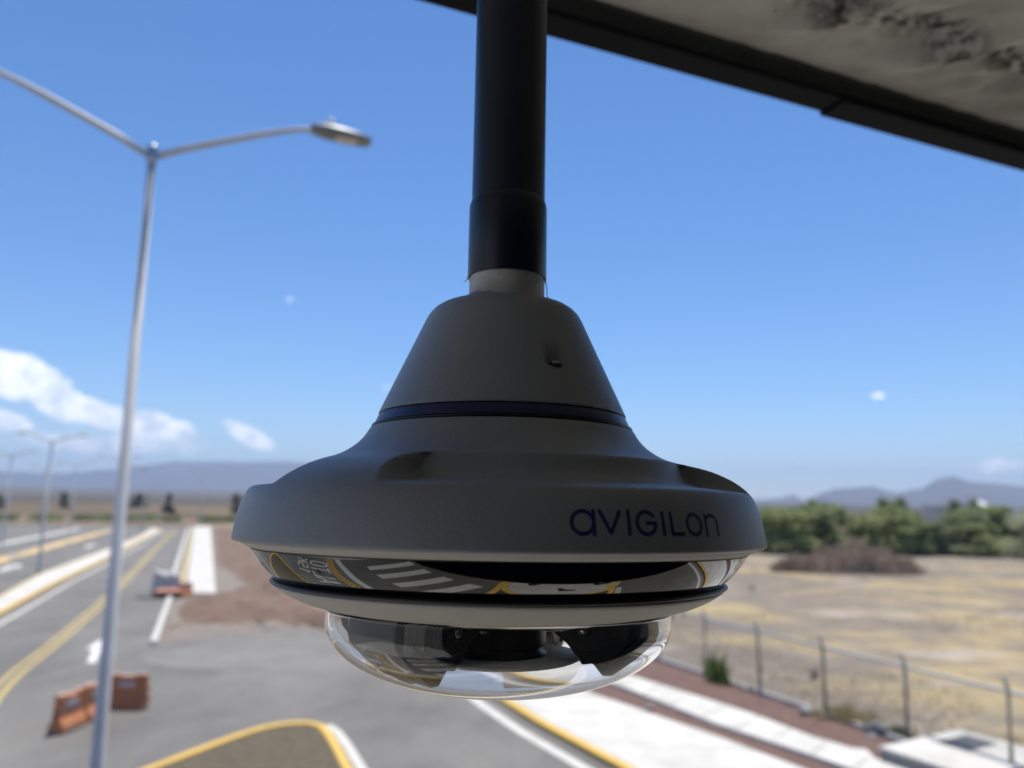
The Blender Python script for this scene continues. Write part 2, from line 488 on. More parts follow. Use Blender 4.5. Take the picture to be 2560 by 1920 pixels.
# median 1: white concrete with yellow kerbs
ML = [(-18.6, 20.0), (-21.8, 29.6), (-25.28, 39.54), (-30.13, 52.64), (-37.41, 73.9), (-46.5, 99.4), (-55.38, 124.67)]
MU = [(-21.5, 20.0), (-25.0, 32.4), (-29.26, 45.6), (-34.13, 57.34), (-42.41, 82.83), (-50.6, 107.2), (-59.9, 131.0)]
struct(obj('median_strip', *slab(ML + MU[::-1], 0, .15), 'concrete'))
struct(obj('median_kerb', *kerb(ML, -.02, .22, 0, .162), 'yellow_paint'))
struct(obj('median_kerb', *kerb(MU, -.22, .02, 0, .162), 'pale_yellow_paint'))
stripe('gutter_strip', offset(ML, -.72), -.11, .11, 'kerb_concrete')
# median 2: faded yellow, median 3: white
M2 = [(-33.5, 38.0), (-38.5, 52.0), (-43.98, 68.0), (-47.57, 78.35), (-51.53, 90.4), (-56.56, 104.86), (-61.7, 121.24)]
struct(obj('median_strip', *kerb(M2, -.75, .75, 0, .14), 'worn_yellow'))
M3 = [(-43.5, 48.0), (-50.0, 67.2), (-56.72, 87.42), (-61.71, 103.11), (-69.27, 125.58)]
struct(obj('median_strip', *kerb(M3, -.6, .6, 0, .15), 'kerb_concrete'))
# road end kerb
END = [(-200, 118.4), (-88.6, 136.3), (-62.9, 140.9), (-56.6, 141.4)]
struct(obj('end_kerb', *kerb(END, -.25, .6, 0, .16), 'soil_pink'))
# left sidewalk and its kerbs
SW = [(-18.04, 48.76), (-19.81, 48.5), (-56.57, 140.29), (-54.13, 141.43)]
sw_l = [(-19.81, 48.5), (-28.2, 69.4), (-38.2, 94.4), (-56.57, 140.29)]
sw_r = [(-18.04, 48.76), (-26.35, 70.0), (-36.2, 95.3), (-54.13, 141.43)]
sidewalk = struct(obj('sidewalk', *slab(SW, 0, .10), 'kerb_concrete'))
def panels(parent, A, B, cuts, z0, z1, m, gap=.012):
    """slabs between two side lines A and B (same length), each an object of its own"""
    def at(L, s):
        k = min(int(s * (len(L) - 1)), len(L) - 2); t = s * (len(L) - 1) - k
        return Vector((L[k][0] + (L[k + 1][0] - L[k][0]) * t, L[k][1] + (L[k + 1][1] - L[k][1]) * t))
    for i in range(cuts):
        s0, s1 = i / cuts, (i + 1) / cuts
        a, b, c, d = at(A, s0), at(A, s1), at(B, s1), at(B, s0)
        ctr = (a + b + c + d) / 4
        q = [p + (ctr - p).normalized() * gap * 1.4 for p in (a, b, c, d)]
        h = z1 + random.uniform(-.003, .003)
        o = obj('panel', *slab([(p.x, p.y) for p in q], z0, h), m, parent)
panels(sidewalk, sw_l, sw_r, 30, .09, .125, 'concrete', .015)
struct(obj('sidewalk_kerb', *kerb([(-19.9, 48.2), (-56.7, 140.3)], .0, .26, 0, .13), 'pale_yellow_paint'))
stripe('gutter_strip', [(-20.6, 48.2), (-57.3, 140.0)], .0, .30, 'kerb_concrete')
struct(obj('white_kerb', *kerb([(-14.45, 32.86), (-19.9, 46.9)], -.02, .25, 0, .16), 'kerb_concrete'))

# right sidewalk: yellow kerb, concrete slabs, gutter
sidewalk2 = struct(obj('sidewalk', *slab(R_KERB + R_EDGE[::-1], 0, .10), 'kerb_concrete'))
panels(sidewalk2, offset(R_KERB, -.26), R_EDGE, 24, .09, .135, 'concrete', .02)
struct(obj('sidewalk_kerb', *kerb(R_KERB, -.25, -.0, 0, .15), 'yellow_paint'))
stripe('gutter_strip', offset(R_KERB, .48), -.02, .30, 'kerb_concrete')
# planting strip, second walk, red gravel
B_LO = [(17.3, 1), (13.2, 9.4), (9.6, 16.2), (7.88, 19.44), (5.83, 22.61), (3.9, 26.55), (2.2, 29.6), (.5, 33.2)]
B_UP = [(18.4, 1.6), (14.3, 9.9), (10.6, 16.8), (8.65, 20.45), (7.06, 24.03), (4.69, 27.84), (3.0, 30.8), (1.3, 34.0)]
struct(obj('soil_strip', *flat(R_EDGE[3:] + [(.5, 33.2)] + B_LO[::-1][1:-1], .02), 'soil_red'))
walk2 = struct(obj('footpath', *slab(B_LO + B_UP[::-1], 0, .09), 'kerb_concrete'))
panels(walk2, B_LO, B_UP, 22, .08, .115, 'concrete', .02)
FENCE = [(15.9, 8.6), (14.85, 11.1), (13.8, 13.6), (12.72, 16.2), (11.68, 18.78), (10.62, 21.4), (9.5, 24.0), (8.38, 26.55), (7.2, 29.1), (6.0, 31.7), (4.8, 34.3), (3.6, 36.9), (2.4, 39.5), (1.2, 42.1)]
rough_patch('gravel_bed', B_UP[1:] + [(1.6, 36.5), (3.4, 36.6)] + FENCE[::-1][3:], 'soil_red', .05, .07, .22, .9)
struct(obj('gravel_ground', *flat([(-17.0, 33), (-26, 52), (-60, 138), (-56, 141.6), (-40, 141), (-6, 62), (4, 47), (4, 40), (2.6, 37.6), (-3.0, 33), (-12, 33)], .004), 'soil_grey'))
struct(obj('dirt_track', *flat([(-9.4, 37.2), (-3.4, 35.6), (1.6, 36.8), (3, 40), (5, 47), (-4, 62), (-16, 92), (-30, 128), (-40, 138), (-44, 128), (-32.6, 98), (-22.4, 72), (-16, 57), (-12.0, 49.5)], .006), 'soil_pink'))
rough_patch('soil_bank', [(-15.2, 35.4), (-13.4, 37.4), (-10.4, 38.2), (-8.2, 36.9), (-5.2, 36.6), (-5.4, 38.2), (-8.8, 41.0), (-11.6, 46.4), (-14.4, 52.5), (-18.0, 53.0), (-17.7, 48.6), (-19.2, 47.2), (-18.0, 43.6)],
            'soil_brown', .05, .34, .40, .5, ridge=lambda x, y: .45 * max(0, 1 - abs(x + 11.6 + (y - 43) * .46) / 1.4))
rough_patch('soil_bank', [(-16.8, 51.0), (-14.0, 51.4), (-15.5, 58), (-21.0, 72), (-31, 97), (-43, 128), (-50, 139), (-53.5, 140.5), (-36, 95.6), (-26.2, 70.2)],
            'soil_brown', .04, .24, .9, .35, ridge=lambda x, y: .5 * max(0, 1 - abs(x + 15.9 + (y - 54) * .385) / 1.6))
rough_patch('gravel_bank', [(-14.3, 33.2), (-12.7, 35.8), (-10.5, 37.0), (-8.2, 36.7), (-9.4, 38.2), (-12.4, 38.6), (-15.4, 38.4), (-17.2, 42.0), (-17.0, 40.0)], 'soil_grey', .03, .16, .26, 1.1)
# pale farm track on the far side of the field
struct(obj('dirt_track', *flat([(14, 86.5), (40, 87.0), (90, 88.0), (160, 90), (160, 95), (90, 93.2), (40, 92), (14, 91.6)], .014), 'soil_grey'))

# traffic island with yellow kerb and mulch
ISL = smooth_line([(3.25, 1.35), (2.6, 3.4), (-.4, 11), (-3.43, 18.42), (-4.02, 19.9), (-4.59, 21.21), (-4.96, 21.80), (-5.58, 22.02), (-6.38, 21.6), (-7.04, 20.56),
                   (-8.09, 18.18), (-9.3, 15.4), (-10.5, 12.6), (-11.4, 10.2), (-11.2, 8.6), (-9.8, 7.6), (-7.6, 7.1), (-5.4, 7.0), (-3.9, 5.4), (-1.9, 3.0), (-.49, 1.5), (.1, -.6), (1.0, -1.6), (2.9, -.9)], 5, True)
struct(obj('island_kerb', *kerb(ISL, .0, .22, 0, .15, True), 'yellow_paint'))
struct(obj('island_soil', *flat(offset(ISL, .21, True), .10), 'mulch'))
k0 = [p for p in ISL if p[0] > -5.2 and (p[1] > 1.5 and p[0] > -5.2) and (p[0] + 4.6 + (p[1] - 21.2) * .42 > -.35)]
stripe('gutter_strip', [(3.55, 1.9), (2.72, 4.3), (-.28, 11.6), (-3.2, 18.9), (-3.85, 20.5), (-4.35, 21.6), (-4.75, 22.2)], .02, .26, 'kerb_concrete')
stripe('gutter_strip', [(-.8, 1.45), (-2.2, 3.1), (-4.1, 5.4), (-5.6, 6.75)], .0, .2, 'kerb_concrete')
# round refuge paved in concrete with the three bollards
REF = [(1.95 + 1.72 * cos(t * pi / 24), .35 + 1.62 * sin(t * pi / 24)) for t in range(48)]
struct(obj('refuge_kerb', *kerb(REF, -.2, .0, 0, .165, True), 'yellow_paint'))
struct(obj('refuge_paving', *flat(REF, .14), 'concrete'))
# zebra crossing, stop line, lettering, studs
d1 = Vector((.80, .60)); d2 = Vector((.53, -.848))
for k in range(6):
    s = Vector((-4.92, -.02)) + d1 * (1.14 * k)
    e = [s, s + d1 * .52, s + d1 * .52 + d2 * 2.5, s + d2 * 2.5]
    struct(obj('crossing_stripe', *flat([(p.x, p.y) for p in e], .016), 'road_white'))
struct(obj('stop_line', *ribbon([(-7.2, .55), (-5.3, 1.62), (-4.1, 2.55), (-2.75, 3.75)], -.2, .2, .016), 'road_white'))
def strokes(glyph):
    G_ = {'A': [((0, 0), (.5, 1)), ((.5, 1), (1, 0)), ((.2, .36), (.8, .36))], 'L': [((0, 1), (0, 0)), ((0, 0), (.9, 0))],
          'T': [((0, 1), (1, 1)), ((.5, 1), (.5, 0))], 'O': [((.2, 0), (0, .2)), ((0, .2), (0, .8)), ((0, .8), (.2, 1)), ((.2, 1), (.8, 1)), ((.8, 1), (1, .8)), ((1, .8), (1, .2)), ((1, .2), (.8, 0)), ((.8, 0), (.2, 0))],
          '1': [((.2, .8), (.5, 1)), ((.5, 1), (.5, 0))], '5': [((.95, 1), (.05, 1)), ((.05, 1), (.05, .55)), ((.05, .55), (.8, .55)), ((.8, .55), (.95, .4)), ((.95, .4), (.95, .15)), ((.95, .15), (.8, 0)), ((.8, 0), (.05, 0))],
          'K': [((0, 0), (0, 1)), ((0, .45), (.9, 1)), ((.3, .6), (.95, 0))]}
    return G_[glyph]
def road_word(word, org, ex, ey, w, h, gap, th, name):
    for i, ch in enumerate(word):
        m_ = MB(); o0 = org + ex * (i * (w + gap))
        for j, (a, b) in enumerate(strokes(ch)):
            A = o0 + ex * (a[0] * w) + ey * (a[1] * h); B = o0 + ex * (b[0] * w) + ey * (b[1] * h)
            t = (B - A).normalized(); A -= t * th * .45; B += t * th * .45
            nrm = Vector((-t.y, t.x)) * th / 2
            z = .016 + j * .0006
            m_.add(([(A.x + nrm.x, A.y + nrm.y, z), (B.x + nrm.x, B.y + nrm.y, z), (B.x - nrm.x, B.y - nrm.y, z), (A.x - nrm.x, A.y - nrm.y, z)], [(0, 1, 2, 3)]))
        struct(m_.build(name, 'road_white'))
exw = Vector((-.74, -.67)); eyw = Vector((.67, -.74))
road_word('ALTO', Vector((-5.55, 5.3)), exw, eyw, .62, 1.55, .24, .15, 'road_letter')
road_word('15K', Vector((-7.3, 5.9)) + exw * .1, exw, eyw, .6, 1.2, .26, .14, 'road_letter')
# arrows
def arrow(p, d, L=2.9, w=.28):
    p = Vector(p); d = Vector(d).normalized(); n = Vector((-d.y, d.x))
    P = [p + n * w * .5, p + d * L * .55 + n * w * .5, p + d * L * .55 + n * w * 1.4, p + d * L, p + d * L * .55 - n * w * 1.4, p + d * L * .55 - n * w * .5, p - n * w * .5]
    struct(obj('road_arrow', *flat([(q.x, q.y) for q in P], .016), 'road_white'))
arrow((-15.2, 29.3), (-.40, .9), 5.0, .30)
arrow((-38.9, 60.2), (.33, -.94), -6.0, .55)
arrow((-46.4, 86), (-.33, .94), 5.5, .5)
arrow((-22.9, 33.0), (-.36, .93), 4.5, .4)
struct(obj('sidewalk', *slab([(-10.2, 5.2), (-7.5, 1.55), (-4.75, -1.55), (-2.6, -3.6), (-3.4, -7), (-12, -12), (-20, -3)], 0, .12), 'concrete'))

# orange reflective studs in front of the stop line
sd = Vector((.83, .56)).normalized(); sn = Vector((-.56, .83)).normalized()
stud_v, stud_f = revolve([(0.001, .04), (.05, .033), (.075, .012), (.085, 0)], 8)
me_stud = bpy.data.meshes.new('road_stud'); me_stud.from_pydata(stud_v, [], stud_f); me_stud.materials.append(MATS['yellow_paint'])
for r_ in range(3):
    for k in range(17):
        p = Vector((-7.15, 1.15)) + sd * (.26 * k + (.13 if r_ % 2 else 0)) + sn * (.19 * r_)
        p += Vector((-.0, .0)) + sn * (.12 * sin(k / 16 * pi) - .05)
        o = bpy.data.objects.new('road_stud', me_stud); COL.objects.link(o); o.location = (p.x, p.y, .014); o.rotation_euler[2] = .6
        o.scale = (1.25, 1.25, 1)
        tag(o, 'small yellow dome stud in the staggered rows behind the stop line', 'road stud', 'yellow dome studs behind the stop line')

# bollards (seen only mirrored in the glossy ring)
bol = [((.94, -.03), 'black steel bollard nearest the crossing tip of the round refuge'), ((1.66, 1.05), 'middle black steel bollard on the round refuge'),
       ((2.85, .80), 'black steel bollard nearest the right lane on the round refuge')]
for (p, lab) in bol:
    e = empty('bollard', (p[0], p[1], .14)); tag(e, lab, 'bollard', 'black bollards on the round refuge')
    obj('post', *revolve([(.0001, .85), (.075, .85), (.09, .83), (.09, .02), (.09, 0)], 20), 'rubber_black', e, True)
    obj('base_plate', *revolve([(.0001, .02), (.14, .02), (.14, 0)], 20), 'rubber_black', e)

# ------------------------------------------------------------------ gate building with canopy
ed = Vector((.92, .392, 0)).normalized(); en = Vector((-.392, .92, 0)).normalized()
OFF = .914
# local frame: x along the eave, y outward (towards the road); the eave face lies at y = 0
frm = Matrix(((ed.x, en.x, 0, en.x * OFF), (ed.y, en.y, 0, en.y * OFF), (0, 0, 1, 0), (0, 0, 0, 1)))
bld = empty('gatehouse'); bld.matrix_world = frm
tag(bld, 'dark walled gatehouse whose grey painted canopy soffit fills the upper right corner', 'building')
HS = CAM_H + .683
def soffit():
    # gridded sheet with wrinkled, flaking skim coat
    v, f = [], []
    xs = [-4 + .2 * i for i in range(21)] + [0.02 + .0125 * i for i in range(136)] + [1.9 + .3 * i for i in range(22)]
    ys = [-.050 - .0125 * i for i in range(60)] + [-.81 - .25 * i for i in range(12)]
    for y in ys:
        for x in xs:
            z = 0
            # crease line runs obliquely from (.40,.0) inward
            t = max(0, min(1, (x - .66) / .12)) * max(0, min(1, (2.0 - x) / .3)) * max(0, min(1, (-.055 - y) / .07)) * max(0, min(1, (.75 + y) / .2))
            cl = -.190 - .02 * (x - .8) + .012 * noise.noise(Vector((x * 9, 0, 0)))
            d = y - cl
            fall = math.exp(-((d - .03) / .15) ** 2)
            rip = noise.noise(Vector((x * 30 + y * 27, (x - y) * 4.5, 1.3)))
            rip2 = noise.noise(Vector((x * 90 - y * 40, (x + y) * 14, 7)))
            z = t * (fall * (.040 * rip + .005 * rip2) + .0016 * noise.fractal(Vector((x * 18, y * 18, 5)), 1, 2, 4))
            v.append((x, y, HS + z))
    nx = len(xs)
    for j in range(len(ys) - 1):
        for i in range(nx - 1):
            f.append((j * nx + i, j * nx + i + 1, (j + 1) * nx + i + 1, (j + 1) * nx + i))
    return v, f
def soffit_mat():
    m = bpy.data.materials.new('soffit_paint'); m.use_nodes = True
    nt = m.node_tree; b = nt.nodes['Principled BSDF']; b.inputs['Roughness'].default_value = .55
    t = nt.nodes.new('ShaderNodeTexCoord')
    def N_(ty, **k):
        n = nt.nodes.new(ty)
        for a, c in k.items(): setattr(n, a, c)
        return n
    def M_(op, a, c=None, d=None):
        n = N_('ShaderNodeMath', operation=op)
        for i, v in enumerate((a, c, d)):
            if v is None: continue
            if isinstance(v, (int, float)): n.inputs[i].default_value = v
            else: nt.links.new(v, n.inputs[i])
        return n.outputs[0]
    sp = N_('ShaderNodeSeparateXYZ'); nt.links.new(t.outputs['Object'], sp.inputs[0])
    x, y = sp.outputs[0], sp.outputs[1]
    def noi(sc, st=(1, 1, 1), rot=0, d=6):
        mp = N_('ShaderNodeMapping'); mp.inputs['Scale'].default_value = st; mp.inputs['Rotation'].default_value = (0, 0, rot)
        nt.links.new(t.outputs['Object'], mp.inputs[0])
        n = N_('ShaderNodeTexNoise'); n.inputs['Scale'].default_value = sc; n.inputs['Detail'].default_value = d; n.inputs['Roughness'].default_value = .65
        nt.links.new(mp.outputs[0], n.inputs['Vector']); return n.outputs[0]
    cl = M_('MULTIPLY_ADD', x, -.02, -.190 + .016)
    d = M_('ABSOLUTE', M_('ADD', M_('SUBTRACT', y, cl), M_('MULTIPLY', M_('SUBTRACT', noi(9), .5), .07)))
    near = N_('ShaderNodeMapRange'); near.inputs[1].default_value = .042; near.inputs[2].default_value = .006
    nt.links.new(d, near.inputs[0])
    spots = N_('ShaderNodeMapRange'); spots.inputs[1].default_value = .42; spots.inputs[2].default_value = .55
    nt.links.new(noi(48, d=8), spots.inputs[0])
    start = N_('ShaderNodeMapRange'); start.inputs[1].default_value = .66; start.inputs[2].default_value = .76
    nt.links.new(x, start.inputs[0])
    f1 = M_('MULTIPLY', M_('MULTIPLY', near.outputs[0], spots.outputs[0]), start.outputs[0])
    sp2 = N_('ShaderNodeMapRange'); sp2.inputs[1].default_value = .70; sp2.inputs[2].default_value = .76
    nt.links.new(noi(60, d=2), sp2.inputs[0])
    fac = M_('MINIMUM', M_('ADD', M_('MULTIPLY', f1, .95), M_('MULTIPLY', sp2.outputs[0], .5)), 1.0)
    st = N_('ShaderNodeMapRange'); st.inputs[1].default_value = .35; st.inputs[2].default_value = .65
    nt.links.new(noi(4.0), st.inputs[0])
    c0 = N_('ShaderNodeMix', data_type='RGBA'); c0.inputs[6].default_value = (.27, .27, .255, 1); c0.inputs[7].default_value = (.43, .425, .40, 1)
    nt.links.new(st.outputs[0], c0.inputs[0])
    c1 = N_('ShaderNodeMix', data_type='RGBA'); c1.inputs[7].default_value = (.008, .008, .007, 1)
    nt.links.new(c0.outputs[2], c1.inputs[6]); nt.links.new(fac, c1.inputs[0])
    nt.links.new(c1.outputs[2], b.inputs['Base Color'])
    bp = N_('ShaderNodeBump'); bp.inputs['Strength'].default_value = .5; bp.inputs['Distance'].default_value = .004
    nt.links.new(noi(30, (1.0, .3, 1), .6, 5), bp.inputs['Height']); nt.links.new(bp.outputs[0], b.inputs['Normal'])
    MATS['soffit_paint'] = m
soffit_mat()
obj('soffit', *soffit(), 'soffit_paint', bld, True)
# eave: hollow black edge beam below, grey cove above it
XE = .49 / ed.x + .02
def extr(prof, x0, x1):
    n = len(prof); v = [(x0, y, z) for y, z in prof] + [(x1, y, z) for y, z in prof]
    return v, [(i, (i + 1) % n, n + (i + 1) % n, n + i) for i in range(n)] + [tuple(range(n))[::-1], tuple(range(n, 2 * n))]
h0 = CAM_H
obj('edge_beam', *extr([(.0, h0 + .700), (.0, h0 + .653), (-.003, h0 + .650), (-.0485, h0 + .650), (-.0525, h0 + .6535), (-.0525, h0 + .700)], -4, .945), 'beam_paint', bld)
obj('edge_beam', *extr([(.004, h0 + .700), (.004, h0 + .648), (.001, h0 + .645), (-.0485, h0 + .645), (-.0525, h0 + .6485), (-.0525, h0 + .700)], .948, 8), 'beam_paint', bld)
obj('inner_trim', *extr([(-.0527, h0 + .6560), (-.0527, h0 + .684), (-.062, h0 + .684), (-.0565, h0 + .678), (-.0540, h0 + .668)], -4, 8), 'beam_inner', bld)
obj('roof_deck', *box(-4, 8, -7, .03, h0 + .701, h0 + .95), 'wall_dark', bld)
obj('floor_slab', *box(-.9, 12, -OFF - 1.35, -OFF + .03, h0 - 1.72, h0 - 1.5), 'wall_dark', bld)
obj('floor_edge', *box(-.9, 12, -OFF + .03, -OFF + .05, h0 - 1.75, h0 - 1.47), 'beam_paint', bld)
WD = -2.3
obj('wall', *box(-2.5, 12, WD - .25, WD, 0, h0 - .9), 'wall_dark', bld)
obj('wall', *box(-2.5, 12, WD - .25, WD, h0 + .45, h0 + .70), 'wall_dark', bld)
obj('wall', *box(-2.5, -2.25, WD - 4, WD - .25, 0, h0 + .70), 'wall_dark', bld)
for k in range(6):
    x0 = -2.5 + 2.4 * k
    fr = MB().box(x0, x0 + .1, WD - .2, WD + .02, h0 - .9, h0 + .45).box(x0 + 2.3, x0 + 2.4, WD - .2, WD + .02, h0 - .9, h0 + .45)
    fr.box(x0 + .1, x0 + 2.3, WD - .2, WD + .03, h0 - .9, h0 - .82).box(x0 + .1, x0 + 2.3, WD - .2, WD + .02, h0 + .37, h0 + .45)
    w_ = fr.build('window', 'beam_paint', bld)
    obj('pane', *box(x0 + .1, x0 + 2.3, WD - .1, WD - .09, h0 - .82, h0 + .37), 'window_dark', w_)

# ------------------------------------------------------------------ pendant security camera
AX, AY = -.00516, .44097
cr_ = empty('pendant_camera', (AX, AY, CAM_H), (-.021, 0, 0))
tag(cr_, 'grey bell shaped security camera with clear bubble hanging from a black pipe', 'security camera')
# neck and cone housing with the little screw pocket
cone = [(.0226, .1165), (.0232, .1160), (.0250, .1118), (.0262, .1108), (.0300, .1106), (.0345, .1101), (.0385, .1090), (.0415, .1070), (.0440, .1042), (.0458, .1010)]
for i in range(1, 45):
    t = i / 44
    cone.append((.0458 + (.0706 - .0458) * t, .1010 + (.0455 - .1010) * t))
cone += [(.0704, .0450), (.0690, .0450)]
n = 288
cv, cf = revolve(cone, n)
PC, PW = radians(27.3), radians(5.0)
cv2 = []
for (x, y, z) in cv:
    r = hypot(x, y); p = atan2(x, -y)
    u = abs(p - PC) / PW
    if .0660 < z < .080 and u < 1.15:
        e = max(0, min(1, (1.15 - u) / .25))
        dep = .0052 * (1 - (z - .0660) / .014) ** 1.2 * e
        if z < .0672: dep = 0 if z < .0664 else dep
        x *= (r - dep) / r; y *= (r - dep) / r
    cv2.append((x, y, z))
cone_o = obj('cone_cover', cv2, cf, 'shell_grey', cr_, True)
sc = empty('x'); bpy.data.objects.remove(sc)
Mx = Matrix.Rotation(PC, 4, 'Z') @ Matrix.Translation((0, -.0592, .0676))
obj('screw', [tuple(Mx @ Vector(p)) for p in revolve([(.0001, .0012), (.0019, .0011), (.0026, .0004), (.0027, -.001)], 16)[0]], revolve([(.0001, .0012), (.0019, .0011), (.0026, .0004), (.0027, -.001)], 16)[1], 'screw_metal', cone_o, True)
obj('pocket_shadow_gap', [tuple(Mx @ Vector(p)) for p in revolve([(.0001, -.0002), (.0036, -.0002), (.0036, -.0016)], 16)[0]], revolve([(.0001, -.0002), (.0036, -.0002), (.0036, -.0016)], 16)[1], 'rubber_black', cone_o, True).name = 'washer_or_shadow'  # black disc painted as the shadow gap around the pocket screw
obj('accent_band', *revolve([(.0690, .0446), (.0702, .0446), (.0706, .0440), (.0728, .0392), (.0728, .0388), (.0700, .0386)], 192), 'band_blue', cr_, True)
obj('seam_ring', *revolve([(.0700, .0386), (.0742, .0384), (.0742, .0372), (.0700, .0370)], 192), 'rubber_black', cr_, True)
# bell: lobed profile (three raised lobes, three scooped recesses)
lobe = [(.0700, .0368), (.0746, .0368), (.0752, .0362), (.0768, .0334), (.0790, .0303), (.0820, .0272), (.0850, .0249), (.0880, .0229), (.0912, .0212), (.0944, .0198), (.0976, .0188), (.1008, .0180),
        (.1040, .0174), (.1072, .0167), (.1104, .0160), (.1136, .0151), (.1168, .0141), (.1200, .0128), (.1230, .0114), (.1258, .0100), (.1284, .0084), (.1308, .0067), (.1330, .0048), (.1348, .0030), (.1356, .0021), (.1362, .0014)]
gro = [(.0700, .0368), (.0746, .0368), (.0752, .0362), (.0768, .0334), (.0790, .0303), (.0820, .0272), (.0850, .0249), (.0880, .0229), (.0912, .0212), (.0944, .0198), (.0972, .0189), (.0994, .0183),
       (.1002, .0178), (.1008, .0166), (.1015, .0146), (.1024, .0122), (.1037, .0098), (.1058, .0077), (.1090, .0062), (.1130, .0053), (.1175, .0047), (.1222, .0042), (.1264, .0036), (.1306, .0031), (.1336, .0027), (.1356, .0018)]
rim = [(.1370, .0000), (.1382, -.0025), (.1393, -.0055), (.1402, -.0085), (.1410, -.0120), (.1417, -.0160), (.1423, -.0200), (.1427, -.0228), (.1426, -.0237), (.1420, -.0242)]
rimlow = [(.1400, -.0246), (.1340, -.0246), (.1300, -.0240)]
def sstep(a, b, x):
    t = max(0, min(1, (x - a) / (b - a))); return t * t * (3 - 2 * t)
def groove_amount(deg):
    p = (deg - 22.0) % 120.0
    if p > 60: p -= 120
    return 1 - sstep(36.5, 44.0, abs(p))
NS = 720
bv, bf = [], []
rows = len(lobe) + len(rim) + len(rimlow)
for i in range(rows):
    for k in range(NS):
        dg = 360 * k / NS
        if i < len(lobe):
            # the scoop ends are rounded: lower rows end further out than upper rows
            tt = i / (len(lobe) - 1)
            g_ = groove_amount(dg)
            p = (dg - 24.5) % 120.0
            if p > 60: p -= 120
            wid = 43.6 + 3.0 * sin(pi * max(0, (tt - .42) / .58)) - (1.5 if tt < .5 else 0)
            g_ = 1 - sstep(wid - 2.6, wid + 1.0, abs(p))
            r = lobe[i][0] * (1 - g_) + gro[i][0] * g_; z = lobe[i][1] * (1 - g_) + gro[i][1] * g_
        elif i < len(lobe) + len(rim): r, z = rim[i - len(lobe)]
        else: r, z = rimlow[i - len(lobe) - len(rim)]
        t = radians(dg)
        bv.append((r * sin(t), -r * cos(t), z))
for i in range(rows - 1):
    for k in range(NS):
        bf.append((i * NS + k, i * NS + (k + 1) % NS, (i + 1) * NS + (k + 1) % NS, (i + 1) * NS + k))
bell = obj('bell_shell', bv, bf, 'shell_grey', cr_, True)
# lettering printed on the rim
def rim_r(z):
    for (a, b) in zip(rim, rim[1:]):
        if b[1] <= z <= a[1]:
            t = (a[1] - z) / (a[1] - b[1]); return a[0] + (b[0] - a[0]) * t
    return .1420
def glyph_poly(paths, a0, a1, zt, zb, th, name):
    """stroke paths given in a unit cell, wrapped on the rim; th is the stroke width in metres"""
    Wm = radians(a1 - a0) * .141; Hm = zt - zb
    m_ = MB()
    for path in paths:
        pts = [Vector((p[0] * (Wm - th) + th / 2, p[1] * (Hm - th) + th / 2)) for p in path]
        # densify
        q = []
        for a, b in zip(pts, pts[1:]):
            k = max(1, int((b - a).length / .0006))
            q += [a + (b - a) * j / k for j in range(k)]
        q.append(pts[-1])
        t0 = (q[1] - q[0]).normalized(); t1 = (q[-1] - q[-2]).normalized()
        closed = (q[0] - q[-1]).length < 1e-5
        if not closed: q[0] = q[0] - t0 * th / 2; q[-1] = q[-1] + t1 * th / 2
        L, R_ = [], []
        for i in range(len(q)):
            a = q[i - 1] if i else (q[-2] if closed else q[0]); b = q[i + 1] if i < len(q) - 1 else (q[1] if closed else q[-1])
            t = (b - a).normalized(); nn = Vector((-t.y, t.x)) * th / 2
            L.append(q[i] + nn); R_.append(q[i] - nn)
        def wrap(p):
            z = zb + p.y; ph = radians(a0) + p.x / .141; r = rim_r(z) + .00012
            return (r * sin(ph), -r * cos(ph), z)
        v = [wrap(p) for p in L] + [wrap(p) for p in R_]; nq = len(q)
        m_.add((v, [(i, i + 1, nq + i + 1, nq + i) for i in range(nq - 1)]))
    return m_.build(name, 'ink_blue', bell)
def arc(cx, cy, rx, ry, d0, d1, k=28): return [(cx + rx * cos(radians(d0 + (d1 - d0) * i / k)), cy + ry * sin(radians(d0 + (d1 - d0) * i / k))) for i in range(k + 1)]
ZT, ZB = -.0068, -.0172; TH = .0016
LET = [([arc(.5, .5, .5, .5, 90, 450), [(1, 1), (1, 0)]], 11.6, 16.0, ZT, ZB), ([[(0, 1), (.5, 0), (1, 1)]], 16.5, 20.6, ZT - .0001, ZB + .0003),
       ([[(.5, 1), (.5, 0)]], 21.3, 22.5, ZT, ZB + .0003), ([arc(.5, .5, .5, .5, 42, 360) + [(.55, .5)]], 23.1, 27.4, ZT + .0001, ZB),
       ([[(.5, 1), (.5, 0)]], 28.0, 29.3, ZT - .0003, ZB + .0002), ([[(0, 1), (0, 0), (1, 0)]], 30.1, 33.2, ZT - .0003, ZB + .0002),
       ([arc(.5, .5, .5, .5, 90, 450)], 33.7, 37.8, ZT - .0005, ZB - .0001), ([[(0, 1), (0, 0)], [(0, .62)] + arc(.5, .62, .5, .38, 180, 0) + [(1, 0)]], 38.5, 42.3, ZT - .0008, ZB)]
for paths, a0, a1, zt, zb in LET:
    glyph_poly(paths, a0, a1, zt, zb, TH, 'letter')
